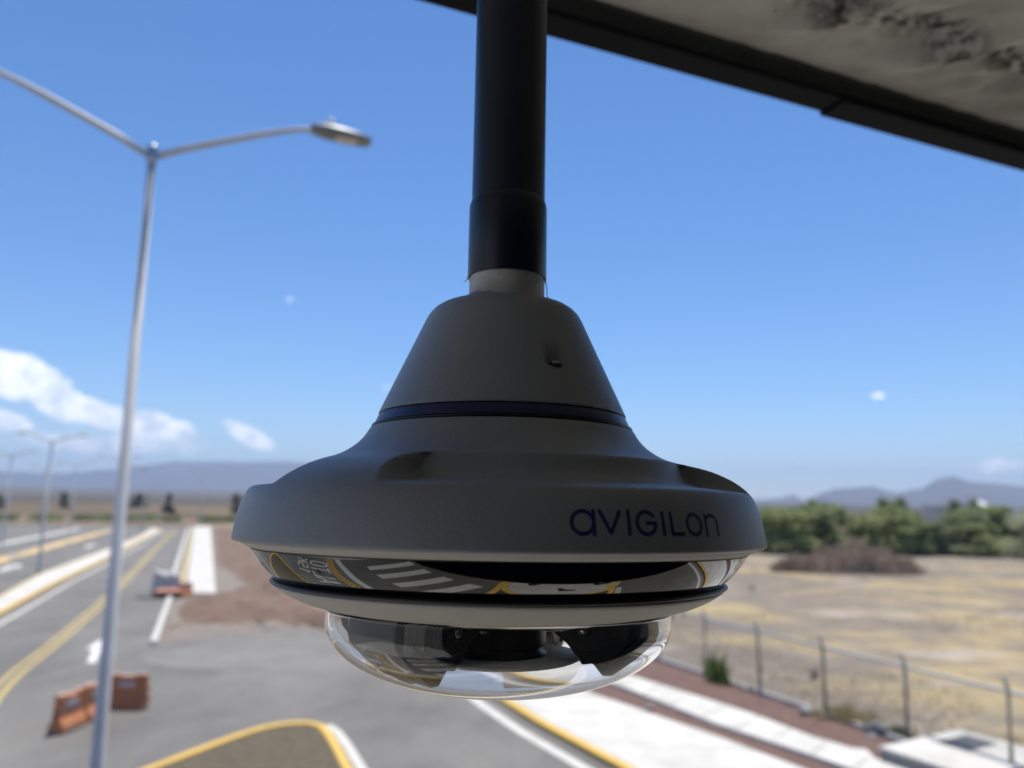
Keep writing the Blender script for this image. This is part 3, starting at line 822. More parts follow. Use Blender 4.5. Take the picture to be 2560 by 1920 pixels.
# rings below the bell
obj('lip_ring', *revolve([(.1400, -.0243), (.1392, -.0247), (.1388, -.0252), (.1384, -.0252), (.1382, -.0256), (.1350, -.0272), (.1338, -.0276), (.1300, -.0276)], 256), 'ring_grey', cr_, True)
obj('gasket', *revolve([(.1336, -.0274), (.1337, -.0280), (.1330, -.0283), (.1300, -.0283)], 256), 'rubber_black', cr_, True)
p0, p1 = Vector((.1335, -.0283)), Vector((.1203, -.0437)); dd = p1 - p0; nn = Vector((-dd.y, dd.x)).normalized()
if nn.x < 0: nn = -nn
cprof = [tuple(p0 + dd * t + nn * .0010 * 4 * t * (1 - t)) for t in [i / 40 for i in range(41)]]
obj('mirror_ring', *revolve(cprof, 384), 'gloss_black', cr_, True)
obj('gasket', *revolve([(.1195, -.0434), (.1204, -.0435), (.1219, -.0438), (.1227, -.0443), (.1229, -.0450), (.1224, -.0456), (.1210, -.0459), (.1180, -.0459)], 256), 'rubber_black', cr_, True)
lower = [(.1180, -.0458), (.1205, -.0459), (.1209, -.0463), (.1208, -.0470), (.1190, -.0484), (.1165, -.0500), (.1135, -.0516), (.1100, -.0533), (.1060, -.0549), (.1020, -.0561), (.0985, -.0569), (.0950, -.0576), (.0942, -.0578), (.0942, -.0570), (.0900, -.0568), (.030, -.0568)]
obj('lower_cover', *revolve(lower, 256), 'ring_grey', cr_, True)
obj('bounce_plate', *revolve([(.0900, -.0571), (.0600, -.0573), (.0300, -.0573)], 96), 'bounce_white', cr_, True)  # unseen white plate added to bounce light onto the inner disc
# clear bubble with real thickness
def bubble_profiles(th):
    R0, zc, hh = .0938, -.0660, .0372
    outer = [(R0, -.0571), (R0, -.0600), (R0, -.0630)]
    for i in range(0, 49):
        t = i / 48 * pi / 2
        outer.append((R0 * cos(t) ** .92 if i < 48 else .00001, zc - hh * sin(t)))
    inner = []
    for k, p in enumerate(outer):                       # true parallel offset so the wall keeps its thickness
        a = outer[max(k - 1, 0)]; b = outer[min(k + 1, len(outer) - 1)]
        t = Vector((b[0] - a[0], b[1] - a[1])).normalized()
        inner.append((max(p[0] + t.y * th, .00001), p[1] - t.x * th) if k < len(outer) - 1 else (.00001, p[1] + th))
    return outer, inner
bo, bi = bubble_profiles(.0013)
bub_o = obj('clear_bubble', *revolve(bo + bi[::-1], 256, closed=True), 'clear_bubble', cr_, True)
bm_ = bmesh.new(); bm_.from_mesh(bub_o.data)
bmesh.ops.remove_doubles(bm_, verts=bm_.verts, dist=3e-5)      # both poles become single points
bmesh.ops.delete(bm_, geom=[e for e in bm_.edges if not e.link_faces and e.is_valid], context='EDGES')
bmesh.ops.recalc_face_normals(bm_, faces=bm_.faces)
for f_ in bm_.faces: f_.smooth = True
bm_.to_mesh(bub_o.data); bm_.free()
# inside: post, disc, lens modules
obj('centre_post', *revolve([(.0262, -.0572), (.0264, -.0780), (.0258, -.0795), (.0240, -.0802), (.0243, -.0815), (.0258, -.0832), (.0270, -.0842), (.0268, -.0850), (.0001, -.0850)], 96), 'module_black', cr_, True)
obj('inner_disc', *revolve([(.0001, -.0851), (.0455, -.0851), (.0460, -.0854), (.0461, -.0862), (.0452, -.0868), (.0430, -.0870), (.0425, -.0866), (.0001, -.0866)], 128), 'disc_grey', cr_, True)
def module(phi, tilt=0.0, extra=True):
    """lens head: x radial outwards, y sideways"""
    e = bpy.data.objects.new('lens_module', None)
    side = [(.0325, -.0580), (.0325, -.0690), (.0405, -.0750), (.0485, -.0862), (.0540, -.0852), (.0590, -.0912), (.0640, -.0909), (.0765, -.0812), (.0858, -.0722), (.0872, -.0675), (.0860, -.0580)]
    h = .0182
    R_ = Matrix.Rotation(phi - pi / 2, 4, 'Z')
    def T(v): return [tuple(R_ @ Vector(p)) for p in v]
    def ex(prof, y0, y1):
        v = [(x, y0, z) for x, z in prof] + [(x, y1, z) for x, z in prof]; k = len(prof)
        return v, [(i, (i + 1) % k, k + (i + 1) % k, k + i) for i in range(k)] + [tuple(range(k)), tuple(range(k, 2 * k))[::-1]]
    v, f = ex(side, -h, h)
    body = obj('lens_module', T(v), f, 'module_black', cr_)
    md = body.modifiers.new('bevel', 'BEVEL'); md.width = .0009; md.segments = 2; md.limit_method = 'ANGLE'
    # side cheek plates, screws and slots
    for s in (-1, 1):
        ck = [(.0345, -.0578), (.0345, -.0660), (.0400, -.0722), (.0470, -.0775), (.0560, -.0785), (.0630, -.0740), (.0655, -.0660), (.0660, -.0578)]
        v, f = ex(ck, s * h, s * (h + .0022)); o_ = obj('cheek_plate', T(v), f, 'module_black', body)
        b2 = o_.modifiers.new('bevel', 'BEVEL'); b2.width = .0006; b2.segments = 2
        for rr, hh_, m_ in ((.0042, .0006, 'module_gloss'), (.0026, .0012, 'screw_metal')):
            pv, pf = revolve([(.0001, hh_), (rr * .8, hh_), (rr, hh_ * .5), (rr, 0)], 24)
            Mm = Matrix.Translation((.0497, s * (h + .0022), -.0668)) @ Matrix.Rotation(-s * pi / 2, 4, 'X')
            obj('washer_or_shadow' if rr > .003 else 'screw', T([tuple(Mm @ Vector(p)) for p in pv]), pf, m_, body, True)
        cross = MB()
        for a in (0, pi / 2):
            Mm = Matrix.Translation((.0497, s * (h + .0034), -.0668)) @ Matrix.Rotation(a + .4, 4, 'Y')
            cross.box(-.0014, .0014, -.0001, .0001, -.0003, .0003, M=R_ @ Mm)
        cross.build('screw_slot', 'rubber_black', body)
    # fins along the lower edge
    for k in range(4):
        t = k / 3
        cx, cz = .0668 + .0100 * t, -.0868 + .0092 * t
        Mm = R_ @ Matrix.Translation((cx - .0035, 0, cz + .0040)) @ Matrix.Rotation(-radians(42), 4, 'Y')
        MB().box(-.0042, .0042, -h - .0012, h + .0012, -.0007, .0007, M=Mm).build('fin', 'module_gloss', body)
    # lens barrel and front glass on the slanting outer face
    ax_ = Vector((.66, 0, -.75)).normalized()
    c0 = Vector((.0748, 0, -.0818)) - ax_ * .0010
    q = ax_.to_track_quat('Z', 'Y').to_matrix().to_4x4()
    Mm = R_ @ Matrix.Translation(c0) @ q
    pv, pf = revolve([(.0150, -.002), (.0152, .0010), (.0146, .0015), (.0138, .0010), (.0136, .0004)], 64)
    obj('lens_barrel', [tuple(Mm @ Vector(p)) for p in pv], pf, 'barrel_grey', body, True)
    pv, pf = revolve([(.0138, .0005), (.0115, .0009), (.0070, .0013), (.0001, .0014)], 64)
    obj('lens', [tuple(Mm @ Vector(p)) for p in pv], pf, 'lens_glass', body, True)
    # ribbon of fine ribs on the upper body (focus ring)
    ribs = MB()
    for k in range(11):
        x = .0700 + .0011 * k
        ribs.box(x, x + .0005, -h - .0007, h + .0007, -.0735, -.0585, M=R_)
    ribs.build('rib_strip', 'rib_grey' if extra else 'module_black', body)
    return body
module(radians(78), extra=False)
module(radians(-43))
module(radians(-104))
module(radians(160), extra=False)
# rounded bracket tab with a screw beside the left head
Rb = Matrix.Rotation(radians(-12), 4, 'Z')
tab = [(-.0065, -.058), (-.0066, -.074), (-.0050, -.0790), (-.0010, -.0812), (.0030, -.0800), (.0046, -.0765), (.0050, -.058)]
tb = MB(); k = len(tab)
tb.add(([(x, -.0375, z) for x, z in tab] + [(x, -.0345, z) for x, z in tab], [(i, (i + 1) % k, k + (i + 1) % k, k + i) for i in range(k)] + [tuple(range(k)), tuple(range(k, 2 * k))[::-1]]), Rb)
tabo = tb.build('bracket', 'module_gloss', cr_)
pv, pf = revolve([(.0001, .0012), (.0022, .0012), (.0030, .0004), (.0030, 0)], 24)
Mm = Rb @ Matrix.Translation((.0008, -.0375, -.0665)) @ Matrix.Rotation(pi / 2, 4, 'X')
obj('screw', [tuple(Mm @ Vector(p)) for p in pv], pf, 'screw_metal', tabo, True)

# pipe that carries the camera
pp = empty('mounting_pipe', (AX + .0011, AY, CAM_H))
tag(pp, 'black round steel pipe with a coupling sleeve running up to the canopy', 'pipe')
obj('pipe', *revolve([(.0219, .160), (.0219, .68)], 96), 'pipe_black', pp, True)
obj('coupling', *revolve([(.0222, .1276), (.0229, .1274), (.0233, .1280), (.0232, .1700), (.0230, .1722), (.0220, .1752), (.0215, .1756)], 96), 'pipe_black', pp, True)
thr = []
for i in range(23):
    thr.append((.0219 + (.0004 if i % 2 else 0), .1290 - i * .0007))
obj('thread_tape', *revolve(thr, 96), 'tape_white', pp, True)
obj('ceiling_flange', *revolve([(.0221, .664), (.026, .664), (.028, .667), (.055, .669), (.058, .672), (.058, .680)], 64), 'pipe_black', pp, True)
frays = MB()
def fray(p, seed, r=.00022, step=.0022, k=6, d=(1, 0, -1.6)):
    rn = random.Random(seed); pts = [Vector(p)]; d = Vector(d).normalized()
    for i in range(k):
        pts.append(pts[-1] + (d + Vector((rn.uniform(-.5, .5), rn.uniform(-.3, .3), rn.uniform(-.45, .45)))).normalized() * step)
    frays.tube(pts, [r] * (k - 1) + [r * .6, r * .3], 5)
fray((.0226, -.004, .1262), 3, .00030, .0024, 6, (.55, 0, -1.3))
fray((.0228, -.004, .1275), 8, .0006, .0011, 3, (-.3, -.3, -1))
fray((-.0225, -.005, .1268), 5, .00035, .0013, 3, (-.8, 0, -.9))
fray((-.0222, -.006, .1262), 6, .00030, .0010, 2, (-1, 0, .3))
fray((-.006, -.0228, .1264), 9, .0003, .0009, 2, (.7, -.2, .6))
fray((.0225, -.006, .1255), 12, .0004, .0010, 3, (.2, -.3, -.6))
frays.build('loose_thread', 'tape_white', pp)

# ------------------------------------------------------------------ street lamps
def lamp(base, top, L, rise, r0=.085, r1=.05, be=23.0):
    root = empty('street_lamp', (base[0], base[1], 0))
    e = Vector((cos(radians(be)), sin(radians(be)), 0))
    obj('pole', *tube([(0, 0, 0), (0, 0, .4), (0, 0, top - .1)], [r0 * 1.05, r0, r1], 16), 'white_steel', root, True)
    MB().box(-.17, .17, -.17, .17, .0, .03).build('base_plate', 'galvanised', root)
    obj('joint_cap', *revolve([(.0001, top + .05), (.03, top + .04), (r1 + .012, top + .01), (r1 + .018, top - .16), (r1 + .006, top - .19)], 16), 'galvanised', root, True)
    for s in (1, -1):
        d = e * s
        pts = [d * .05 + Vector((0, 0, top - .08))] + [d * (L * t) + Vector((0, 0, top - .08 + rise * (1.14 * t - .14 * t ** 7) )) for t in (.2, .4, .6, .75, .85, .93, 1.0)]
        obj('arm', *tube(pts, [r1 * .95] * 4 + [r1 * .8] * 4, 12), 'white_steel', root, True)
        tip = pts[-1]; n_ = Vector((-d.y, d.x, 0))
        Mh = Matrix(((d.x, n_.x, 0, tip.x), (d.y, n_.y, 0, tip.y), (0, 0, 1, tip.z), (0, 0, 0, 1)))
        hv = []
        sec = [(-.10, .045, .045, -.035), (-.03, .07, .065, -.045), (.08, .105, .075, -.05), (.28, .115, .06, -.058), (.52, .105, .03, -.06), (.60, .08, .005, -.055), (.62, .05, -.015, -.045)]
        for (x, w, zt, zb) in sec:
            hv += [(x, -w, zb), (x, w, zb), (x, w, (zt + zb) / 2 + .02), (x, w * .6, zt), (x, -w * .6, zt), (x, -w, (zt + zb) / 2 + .02)]
        hf = [(i * 6 + k, i * 6 + (k + 1) % 6, (i + 1) * 6 + (k + 1) % 6, (i + 1) * 6 + k) for i in range(len(sec) - 1) for k in range(6)] + [tuple(range(6))[::-1], tuple(range(36, 42))]
        hd = obj('lamp_head', [tuple(Mh @ Vector(p)) for p in hv], hf, 'lamp_grey', root, True)
        MB().box(.20, .45, -.075, .075, -.064, -.056, M=Mh).build('lens_panel', 'lamp_lens', hd)
        bx, bz = .13, .10
        pv, pf = revolve([(.0001, .07), (.035, .065), (.045, .03), (.045, -.02)], 14)
        obj('photocell', [tuple(Mh @ (Vector(p) + Vector((bx, 0, bz)))) for p in pv], pf, 'white_plastic', hd, True)
    return root
l1 = lamp((-3.95, 7.9), 9.94, 1.75, .66, .080, .040)
tag(l1, 'nearest tall white double arm street lamp rising from the mulched traffic island', 'street lamp', 'double arm street lamps')
l1.children[0]['label'] = 'long tapering white pole'
LP = [((-35.35, 59.3), 'distant double arm street lamp on the white median left of the nearest lamp'), ((-48.9, 96.5), 'distant street lamp on the white median hidden partly behind the nearest pole'),
      ((-59.3, 126), 'far street lamp near the end of the white median'), ((-55.8, 86.3), 'far street lamp at the left edge on the outer white strip'),
      ((-66.6, 118.5), 'far street lamp on the outer white strip beyond the one at the left edge'), ((-73.5, 150), 'very distant street lamp beyond the road end left of the sidewalk'),
      ((-63.5, 160), 'very distant street lamp beyond the road end above the far sidewalk'), ((-84, 140), 'very distant street lamp past the outer strip near the left edge')]
base_l = lamp(LP[0][0], 9.94, 1.9, .60, .12, .07)
tag(base_l, LP[0][1], 'street lamp', 'double arm street lamps')
for p, lab in LP[1:]:
    c = copy_tree(base_l); c.location = (p[0], p[1], 0); c['label'] = lab; c['group'] = 'double arm street lamps'

# ------------------------------------------------------------------ traffic barriers
def barrier(loc, yaw, label, m='orange_plastic', L=1.15, lie=False, H=.95):
    root = empty('traffic_barrier', loc, (0, 0, yaw) if not lie else (radians(82), 0, yaw))
    tag(root, label, 'barrier')
    half = L / 2
    sec = [(.24, .0), (.24, .06), (.21, .20), (.12, .34), (.095, .42), (.085, H - .06), (.06, H), (-.06, H), (-.085, H - .06), (-.095, .42), (-.12, .34), (-.21, .20), (-.24, .06), (-.24, 0)]
    # body outline built in slices along x so the top has a saddle and the ends taper
    xs = [-half, -half + .05, -half * .45, -half * .3, 0, half * .3, half * .45, half - .05, half]
    v, f = [], []
    for i, x in enumerate(xs):
        sq = .88 if i in (0, len(xs) - 1) else 1
        dip = .05 if abs(x) < half * .4 else 0
        for (y, z) in sec: v.append((x, y * sq, z - (dip if z > H - .1 else 0)))
    n_ = len(sec)
    for i in range(len(xs) - 1):
        for k in range(n_):
            f.append((i * n_ + k, i * n_ + (k + 1) % n_, (i + 1) * n_ + (k + 1) % n_, (i + 1) * n_ + k))
    f += [tuple(range(n_)), tuple(range((len(xs) - 1) * n_, len(xs) * n_))[::-1]]
    b = obj('barrier_body', v, f, m, root)
    bv = b.modifiers.new('bevel', 'BEVEL'); bv.width = .018; bv.segments = 2; bv.limit_method = 'ANGLE'; bv.angle_limit = .5
    for s in (-1, 1):
        MB().box(-.22, .22, s * .090 - .012, s * .090 + .012, .60 * H / .95, .75 * H / .95).build('handle_slot', 'white_plastic', root)
        MB().box(-.30, -.06, s * .235 - .02, s * .235 + .02, .0, .10).build('foot_notch', 'grey_stone', root)
    MB().box(-half + .06, -half * .42, -.055, .055, H - .004, H + .012).box(half * .42, half - .06, -.055, .055, H - .004, H + .012).box(-half * .28, half * .28, -.055, .055, H - .054, H - .038).build('glare_cap', 'glare_orange' if m == 'orange_plastic' else m, root)  # added caps, their paler orange paints the glare of the sun
    for z, sx in ((.30, 1), (.55, 1), (.45, -1), (.70, -1)):
        pv, pf = revolve([(.02, .05), (.055, .05), (.055, -.05), (.02, -.05)], 14, closed=True)
        obj('hinge_lug', [(p[0] + sx * (half + .045), p[1], p[2] + z) for p in pv], pf, m, root, True)
    return root
barrier((-11.02, 23.45, .012), radians(3), 'orange plastic barrier seen square on, just right of the lamp pole', L=1.1)
barrier((-11.56, 21.38, .012), radians(83), 'orange plastic barrier turned edgeways, nearest, left of the lamp pole', L=1.0)
barrier((-11.48, 22.46, .012), radians(86), 'orange plastic barrier between the edgeways one and the lamp pole', L=1.0)
barrier((-21.15, 48.9, .012), radians(-2), 'pale plastic barrier standing at the near end of the far sidewalk', 'white_plastic', L=1.7, H=1.05)
barrier((-20.3, 47.5, .25), radians(12), 'fallen orange plastic barrier lying before the far sidewalk end', L=1.5, lie=True)
barrier((-19.55, 47.9, .012), radians(70), 'orange plastic barrier standing against the far sidewalk corner', L=.9, H=.8)
# white lumps added to give the pale barrier its bright sunlit top
sh = MB(); rr_ = random.Random(5)
for k in range(9):
    r_ = rr_.uniform(.16, .30)
    M_ = Matrix.Translation((-21.8 + .16 * k, 48.85 + rr_.uniform(-.15, .15), 1.12 + rr_.uniform(-.08, .14))) @ Matrix.Rotation(rr_.uniform(0, 3), 4, (rr_.random(), rr_.random(), 1))
    sh.add(revolve([(.0001, r_ * .8), (r_ * .7, r_ * .5), (r_, 0), (r_ * .8, -r_ * .5), (.0001, -r_ * .7)], 7), M_)
tag(sh.build('sunlit_top_lumps', 'white_plastic'), 'crumpled white lumps added as the sunlit top of the pale barrier', 'lumps')
# broken pale kerb stone on the road
ks = MB()
for k in range(7):
    M_ = Matrix.Translation((-21.2 + random.uniform(-.5, .6), 46.5 + random.uniform(-.4, .4), .07)) @ Matrix.Rotation(random.uniform(0, 3), 4, 'Z')
    ks.box(-.16, .16, -.12, .12, -.07, .06, M=M_)
o = ks.build('rubble', 'grey_stone'); o['kind'] = 'stuff'; tag(o, 'scattered pale rubble on the road beside the fallen barrier', 'rubble')

# ------------------------------------------------------------------ vault, fence
vt = empty('concrete_vault', (9.06, 19.73, 0), (0, 0, atan2(.49, .87)))
tag(vt, 'low white concrete utility vault with a dark hatch at the bottom right corner', 'utility vault')
obj('vault_wall_shaded', *box(.02, 3.28, -2.38, -.02, .002, .355), 'grey_stone', vt)  # darker grey than the lid: shade on the sides put into the colour
lid = obj('vault_lid', *box(0, 3.3, -2.4, 0, .356, .42), 'concrete', vt)
b2 = lid.modifiers.new('bevel', 'BEVEL'); b2.width = .02; b2.segments = 2
hx = MB().box(1.62, 2.80, -1.22, -.50, .42, .436).build('hatch', 'dark_hatch', vt)
MB().box(1.56, 2.86, -.50, -.42, .42, .455).box(2.80, 2.86, -1.22, -.50, .42, .455).build('hatch_frame', 'kerb_concrete', vt)
struct(obj('apron', *slab([(8.2, 21.5), (8.75, 20.6), (9.1, 20.5), (9.0, 19.8), (9.95, 18.6), (12.5, 19.9), (13.4, 17), (14, 11.5), (10.7, 16.6), (8.65, 20.3)], 0, .122), 'concrete'))

fen = empty('chain_link_fence', (FENCE[8][0], FENCE[8][1], 0))
tag(fen, 'chain link fence on leaning grey posts between red gravel and the dry field', 'fence')
fo = Vector(fen.location)
def rel(p): return (p[0] - fo.x, p[1] - fo.y, p[2])
rn = random.Random(4)
tops = []
for i, (x, y) in enumerate(FENCE):
    lx, ly = rn.uniform(-.05, .05), rn.uniform(-.05, .05)
    T_ = (x + lx, y + ly, 2.0); tops.append(T_)
    obj('post', *tube([rel((x, y, .42 if i == 4 else -.02)), rel(T_), rel((T_[0] - .13, T_[1] - .06, 2.32))], [.055, .052, .035], 10), 'fence_post', fen, True)
rail = []
for a, b in zip(tops, tops[1:]):
    for t in (0, .25, .5, .75): rail.append(rel((a[0] + (b[0] - a[0]) * t, a[1] + (b[1] - a[1]) * t, 1.99 + rn.uniform(-.02, .02) - .03 * sin(pi * t))))
obj('top_rail', *tube(rail, .045, 8), 'fence_wire', fen, True)
mesh_ = MB()
for a, b in zip(FENCE, FENCE[1:]):
    A = Vector((a[0], a[1], 0)); B = Vector((b[0], b[1], 0)); Ld = (B - A).length; d = (B - A) / Ld
    k = -1.95
    while k < Ld:
        for s in (1, -1):
            x0, x1 = k, k + 1.95
            lo_ = .33 if 13 < (a[1] + b[1]) / 2 < 21.4 else .03
            z0, z1 = (lo_, 1.98) if s == 1 else (1.98, lo_)
            if x0 < 0: z0 += (z1 - z0) * (-x0) / 1.95; x0 = 0
            if x1 > Ld: z1 -= (z1 - z0) * (x1 - Ld) / max(x1 - x0, 1e-6); x1 = Ld
            if x1 - x0 > .02:
                P, Q = A + d * x0 + Vector((0, 0, z0)), A + d * x1 + Vector((0, 0, z1))
                mesh_.tube([rel(P), rel(Q)], .0028, 3, False)
        k += .085
mo = mesh_.build('wire_mesh', 'fence_wire', fen); mo['kind'] = 'stuff'
obj('foot_kerb', *[(lambda v, f: ([rel(p) for p in v], f))(*kerb(FENCE[5:], -.08, .08, 0, .10))][0], 'kerb_concrete', fen)

# ------------------------------------------------------------------ vegetation
def leafy(rng, n, blobs, size, flat_=.8):
    v, f = [], []
    for i in range(n):
        c, r, w = rng.choice(blobs)
        d = Vector((rng.gauss(0, 1), rng.gauss(0, 1), rng.gauss(0, 1))).normalized()
        p = Vector(c) + Vector((d.x * r, d.y * r, d.z * w)) * (rng.random() ** .35)
        if p.z < .05: continue
        s = size * rng.uniform(.6, 1.4)
        a = Vector((rng.uniform(-1, 1), rng.uniform(-1, 1), rng.uniform(-.6, .6))).normalized(); b = a.orthogonal().normalized()
        b = Matrix.Rotation(rng.uniform(0, 6.3), 3, a) @ b
        k = len(v)
        v += [p - a * s, p - b * s * .55, p + a * s, p + b * s * .55]
        f.append((k, k + 1, k + 2, k + 3))
    return v, f
def tree_proto(seed, h, w, m, name='tree', leaf=.27, n=4200, low=.04):
    rng = random.Random(seed)
    root = empty(name)
    blobs = []
    for i in range(13):
        a = rng.uniform(0, 6.28); rr = rng.uniform(0, .38) * w
        z = rng.uniform(.20 + low, .84) * h
        rr *= 1.0 - .55 * max(0, z / h - .6)
        blobs.append(((cos(a) * rr, sin(a) * rr, z), rng.uniform(.14, .24) * w, rng.uniform(.10, .17) * h))
    for i in range(9):
        a = i * .7 + rng.uniform(-.2, .2)
        blobs.append(((cos(a) * .33 * w, sin(a) * .33 * w, h * (low + rng.uniform(.10, .2))), .2 * w, .15 * h))
    obj('crown', *leafy(rng, n, blobs, leaf), m, root, recalc=False)
    tm = MB(); tm.tube([(0, 0, 0), (.05 * w * rng.uniform(-1, 1), 0, h * .25), (.08 * w * rng.uniform(-1, 1), .03 * w, h * .6)], [.05 * h, .035 * h, .015 * h], 7)
    for b in blobs[:5]:
        tm.tube([(0, 0, h * .22), tuple(Vector(b[0]) * .6 + Vector((0, 0, h * .1))), b[0]], [.022 * h, .014 * h, .006 * h], 5)
    tm.build('trunk', 'bark', root)
    return root
PR = {'green': tree_proto(1, 6.2, 9.0, 'leaf_green'), 'green2': tree_proto(2, 5.6, 8.0, 'leaf_green'), 'dark': tree_proto(3, 5.6, 7.5, 'leaf_dark'),
      'pale': tree_proto(4, 5.9, 8.6, 'leaf_pale', leaf=.22), 'tall': tree_proto(5, 9.5, 6.0, 'leaf_dark', leaf=.3, n=1800), 'far': tree_proto(6, 5, 6, 'leaf_far', leaf=.3, n=900, low=.0)}
used = set()
def plant(kind, x, y, sc, label, group, cat='tree'):
    p = PR[kind]
    if kind in used: p = copy_tree(PR[kind])
    used.add(kind)
    p.location = (x, y, -.02); p.scale = (sc[0], sc[0], sc[1]) if isinstance(sc, tuple) else (sc, sc, sc)
    p.rotation_euler[2] = random.uniform(0, 6.3)
    tag(p, label, cat, group)
GR = 'trees along the far side of the dry field'
rowt = [(12, 101, 'green', .9, 'tree of the far row hidden mostly behind the camera housing'), (20, 99, 'green2', .95, 'green tree of the far row behind the mirror ring'),
        (28, 99, 'green', .92, 'green tree of the far row behind the right end of the bell'),
        (34.5, 97.5, 'green', 1.0, 'broad green tree first right of the camera bell'), (39.5, 99.5, 'dark', 1.0, 'dark green tree behind the left end of the brush heap'),
        (45.5, 102, 'green2', 1.28, 'bright green tree, tallest of the row, above the brush heap'), (49, 98.5, 'green', .9, 'low green tree directly behind the brush heap'),
        (52.8, 99.5, 'dark', .80, 'small dark tree just right of the brush heap'), (56.5, 98, 'pale', .72, 'small greyish tree in the gap below the cream wall'),
        (58.8, 101, 'dark', 1.08, 'dark green tree left of the pale one'), (57.6, 97.5, 'green', .74, 'low green tree beside the pale tree'),
        (63.6, 95.5, 'pale', 1.06, 'pale grey green willowy tree at the right edge'), (74, 99, 'green', 1.05, 'green tree beyond the right edge pale tree'), (83, 100, 'dark', 1.1, 'dark tree farther right beyond the pale tree')]
rowt += [(24.0, 106, 'green2', 1.0, 'green tree behind the row just past the bell edge'), (31.5, 107, 'green', .95, 'rounded green tree in the second line behind the first broad tree'),
         (37.0, 106, 'green2', 1.0, 'green crown filling the gap left of the brush heap'), (42.5, 106, 'green', 1.08, 'green crown behind, left of the tallest of the row'),
         (51.0, 105, 'green', 1.05, 'green crown behind, right of the tallest of the row'), (55.0, 106, 'green2', .88, 'low green crown beneath the cream wall'),
         (64.5, 106, 'green', 1.12, 'green crown rising behind the dark tree beside the pale one'), (70.0, 104, 'green2', 1.1, 'green crown behind the pale tree near the edge')]
for x, y, k, sc, lab in rowt: plant(k, x, y, sc, lab, GR)
for x, y, k, sc, lab in [(59.5, 150, 'dark', (.55, 1.32), 'tall thin dark tree top left behind the row'), (76, 158, 'tall', (1.2,.86), 'dark tree crown rising left above the tallest green tree'),
                         (80.5, 160, 'tall', (1.2,.88), 'dark tree crown rising right above the tallest green tree'), (92, 160, 'tall', .86, 'dark tall tree left of the cream wall'),
                         (103, 172, 'tall', (.8, .9), 'dark treetop just above the cream wall'), (121, 165, 'tall', .85, 'dark treetop right of the white roof')]:
    plant(k, x, y, sc, lab, 'trees standing behind the far row')
for x, y, sc, lab in [(-137.5, 287, (1.45, 1.15), 'dark tree clump on the left horizon just right of the lamp pole'), (-103, 234.5, (.62, 1.25), 'dark narrow tree on the left horizon between lamp pole and sidewalk'),
                      (-80.5, 230, (.75, 1.3), 'dark tree on the left horizon touching the camera bell'), (-160, 240, (1.6, 1.1), 'dark tree at the left edge horizon'),
                      (-150, 262, (.6, 1.2), 'thin dark tree on the horizon left of the lamp pole'), (-93, 215, (.5, .5), 'small bush on the horizon before the bell')]:
    plant('far', x, y, sc, lab, 'dark trees on the left horizon')
# low hedge beyond the road end
rng = random.Random(11)
hv = leafy(rng, 9000, [((-152 + 5.2 * i + rng.uniform(-2, 2), 130 + 1.1 * i + rng.uniform(-2, 2) + 16, .55), rng.uniform(2, 4), rng.uniform(.5, 1.0)) for i in range(19)], .3)
o = obj('scrub', *hv, 'leaf_dark', recalc=False); o['kind'] = 'stuff'; tag(o, 'low dark scrub beyond the end of the road on the left', 'scrub')
# dead brush heap
rng = random.Random(21)
bh = MB()
hills = [(-4.4, .2, 1.1, 1.9), (-2.0, 0, 1.7, 2.3), (.4, .3, 2.5, 2.3), (2.6, -.2, 1.8, 2.2), (4.6, .2, 1.2, 1.8), (-5.6, 0, .6, 1.2)]
for i in range(9000):
    hx_, hy_, hh, hr = rng.choice(hills)
    a = rng.uniform(0, 6.3); q = rng.random() ** .5
    x = hx_ + cos(a) * q * hr; y = hy_ + sin(a) * q * hr; z = hh * (1 - q * q) * rng.uniform(.35, 1.02) + .05
    d = Vector((rng.uniform(-1, 1), rng.uniform(-1, 1), rng.uniform(-.35, .7))).normalized(); L = rng.uniform(.25, .75)
    p = Vector((x, y, z)); s = d.orthogonal().normalized() * rng.uniform(.02, .05)
    k = len(bh.v); e_ = p + d * L
    bh.v += [tuple(p - s), tuple(p + s), tuple(e_)]
    bh.f.append((k, k + 1, k + 2))
for (mx_, my_, mh_, mr_) in hills:
    bh.add(revolve([(.0001, mh_ * .62), (mr_ * .3, mh_ * .55), (mr_ * .6, mh_ * .3), (mr_ * .85, 0)], 14), Matrix.Translation((mx_, my_, 0)))
bo_ = bh.build('brush_heap', 'brush_twig', None, False, (31.0, 71.5, 0)); bo_.scale = (1.05, .8, 1.32)
bo_['kind'] = 'stuff'; tag(bo_, 'long heap of cut dry brown branches lying in the field', 'brush heap')
# dry grass tufts and stones over the field
def tufts(name, n, region, m, hmin, hmax, seed, label, dens=None, blades=5):
    rng = random.Random(seed); v, f = [], []
    for i in range(n):
        for _ in range(12):
            x, y = region(rng)
            if dens is None or dens(x, y): break
        hh = rng.uniform(hmin, hmax)
        for b in range(blades):
            a = rng.uniform(0, 6.3); w = hh * rng.uniform(.04, .10); l = hh * rng.uniform(.1, .5)
            ox, oy = x + rng.uniform(-.25, .25) * hh, y + rng.uniform(-.25, .25) * hh
            k = len(v)
            v += [(ox - sin(a) * w, oy + cos(a) * w, .0), (ox + sin(a) * w, oy - cos(a) * w, .0), (ox + cos(a) * l, oy + sin(a) * l, hh * rng.uniform(.6, 1))]
            f.append((k, k + 1, k + 2))
    o = obj(name, v, f, m, recalc=False); o['kind'] = 'stuff'; tag(o, label, 'grass'); return o
def field_pt(r):
    y = 19 + (r.random() ** 1.4) * 68
    x0 = 8.38 + .41 * (26.6 - y) + .8
    return (max(x0, -2) + r.random() * (y * .75 + 6 - max(x0, -2)), y)
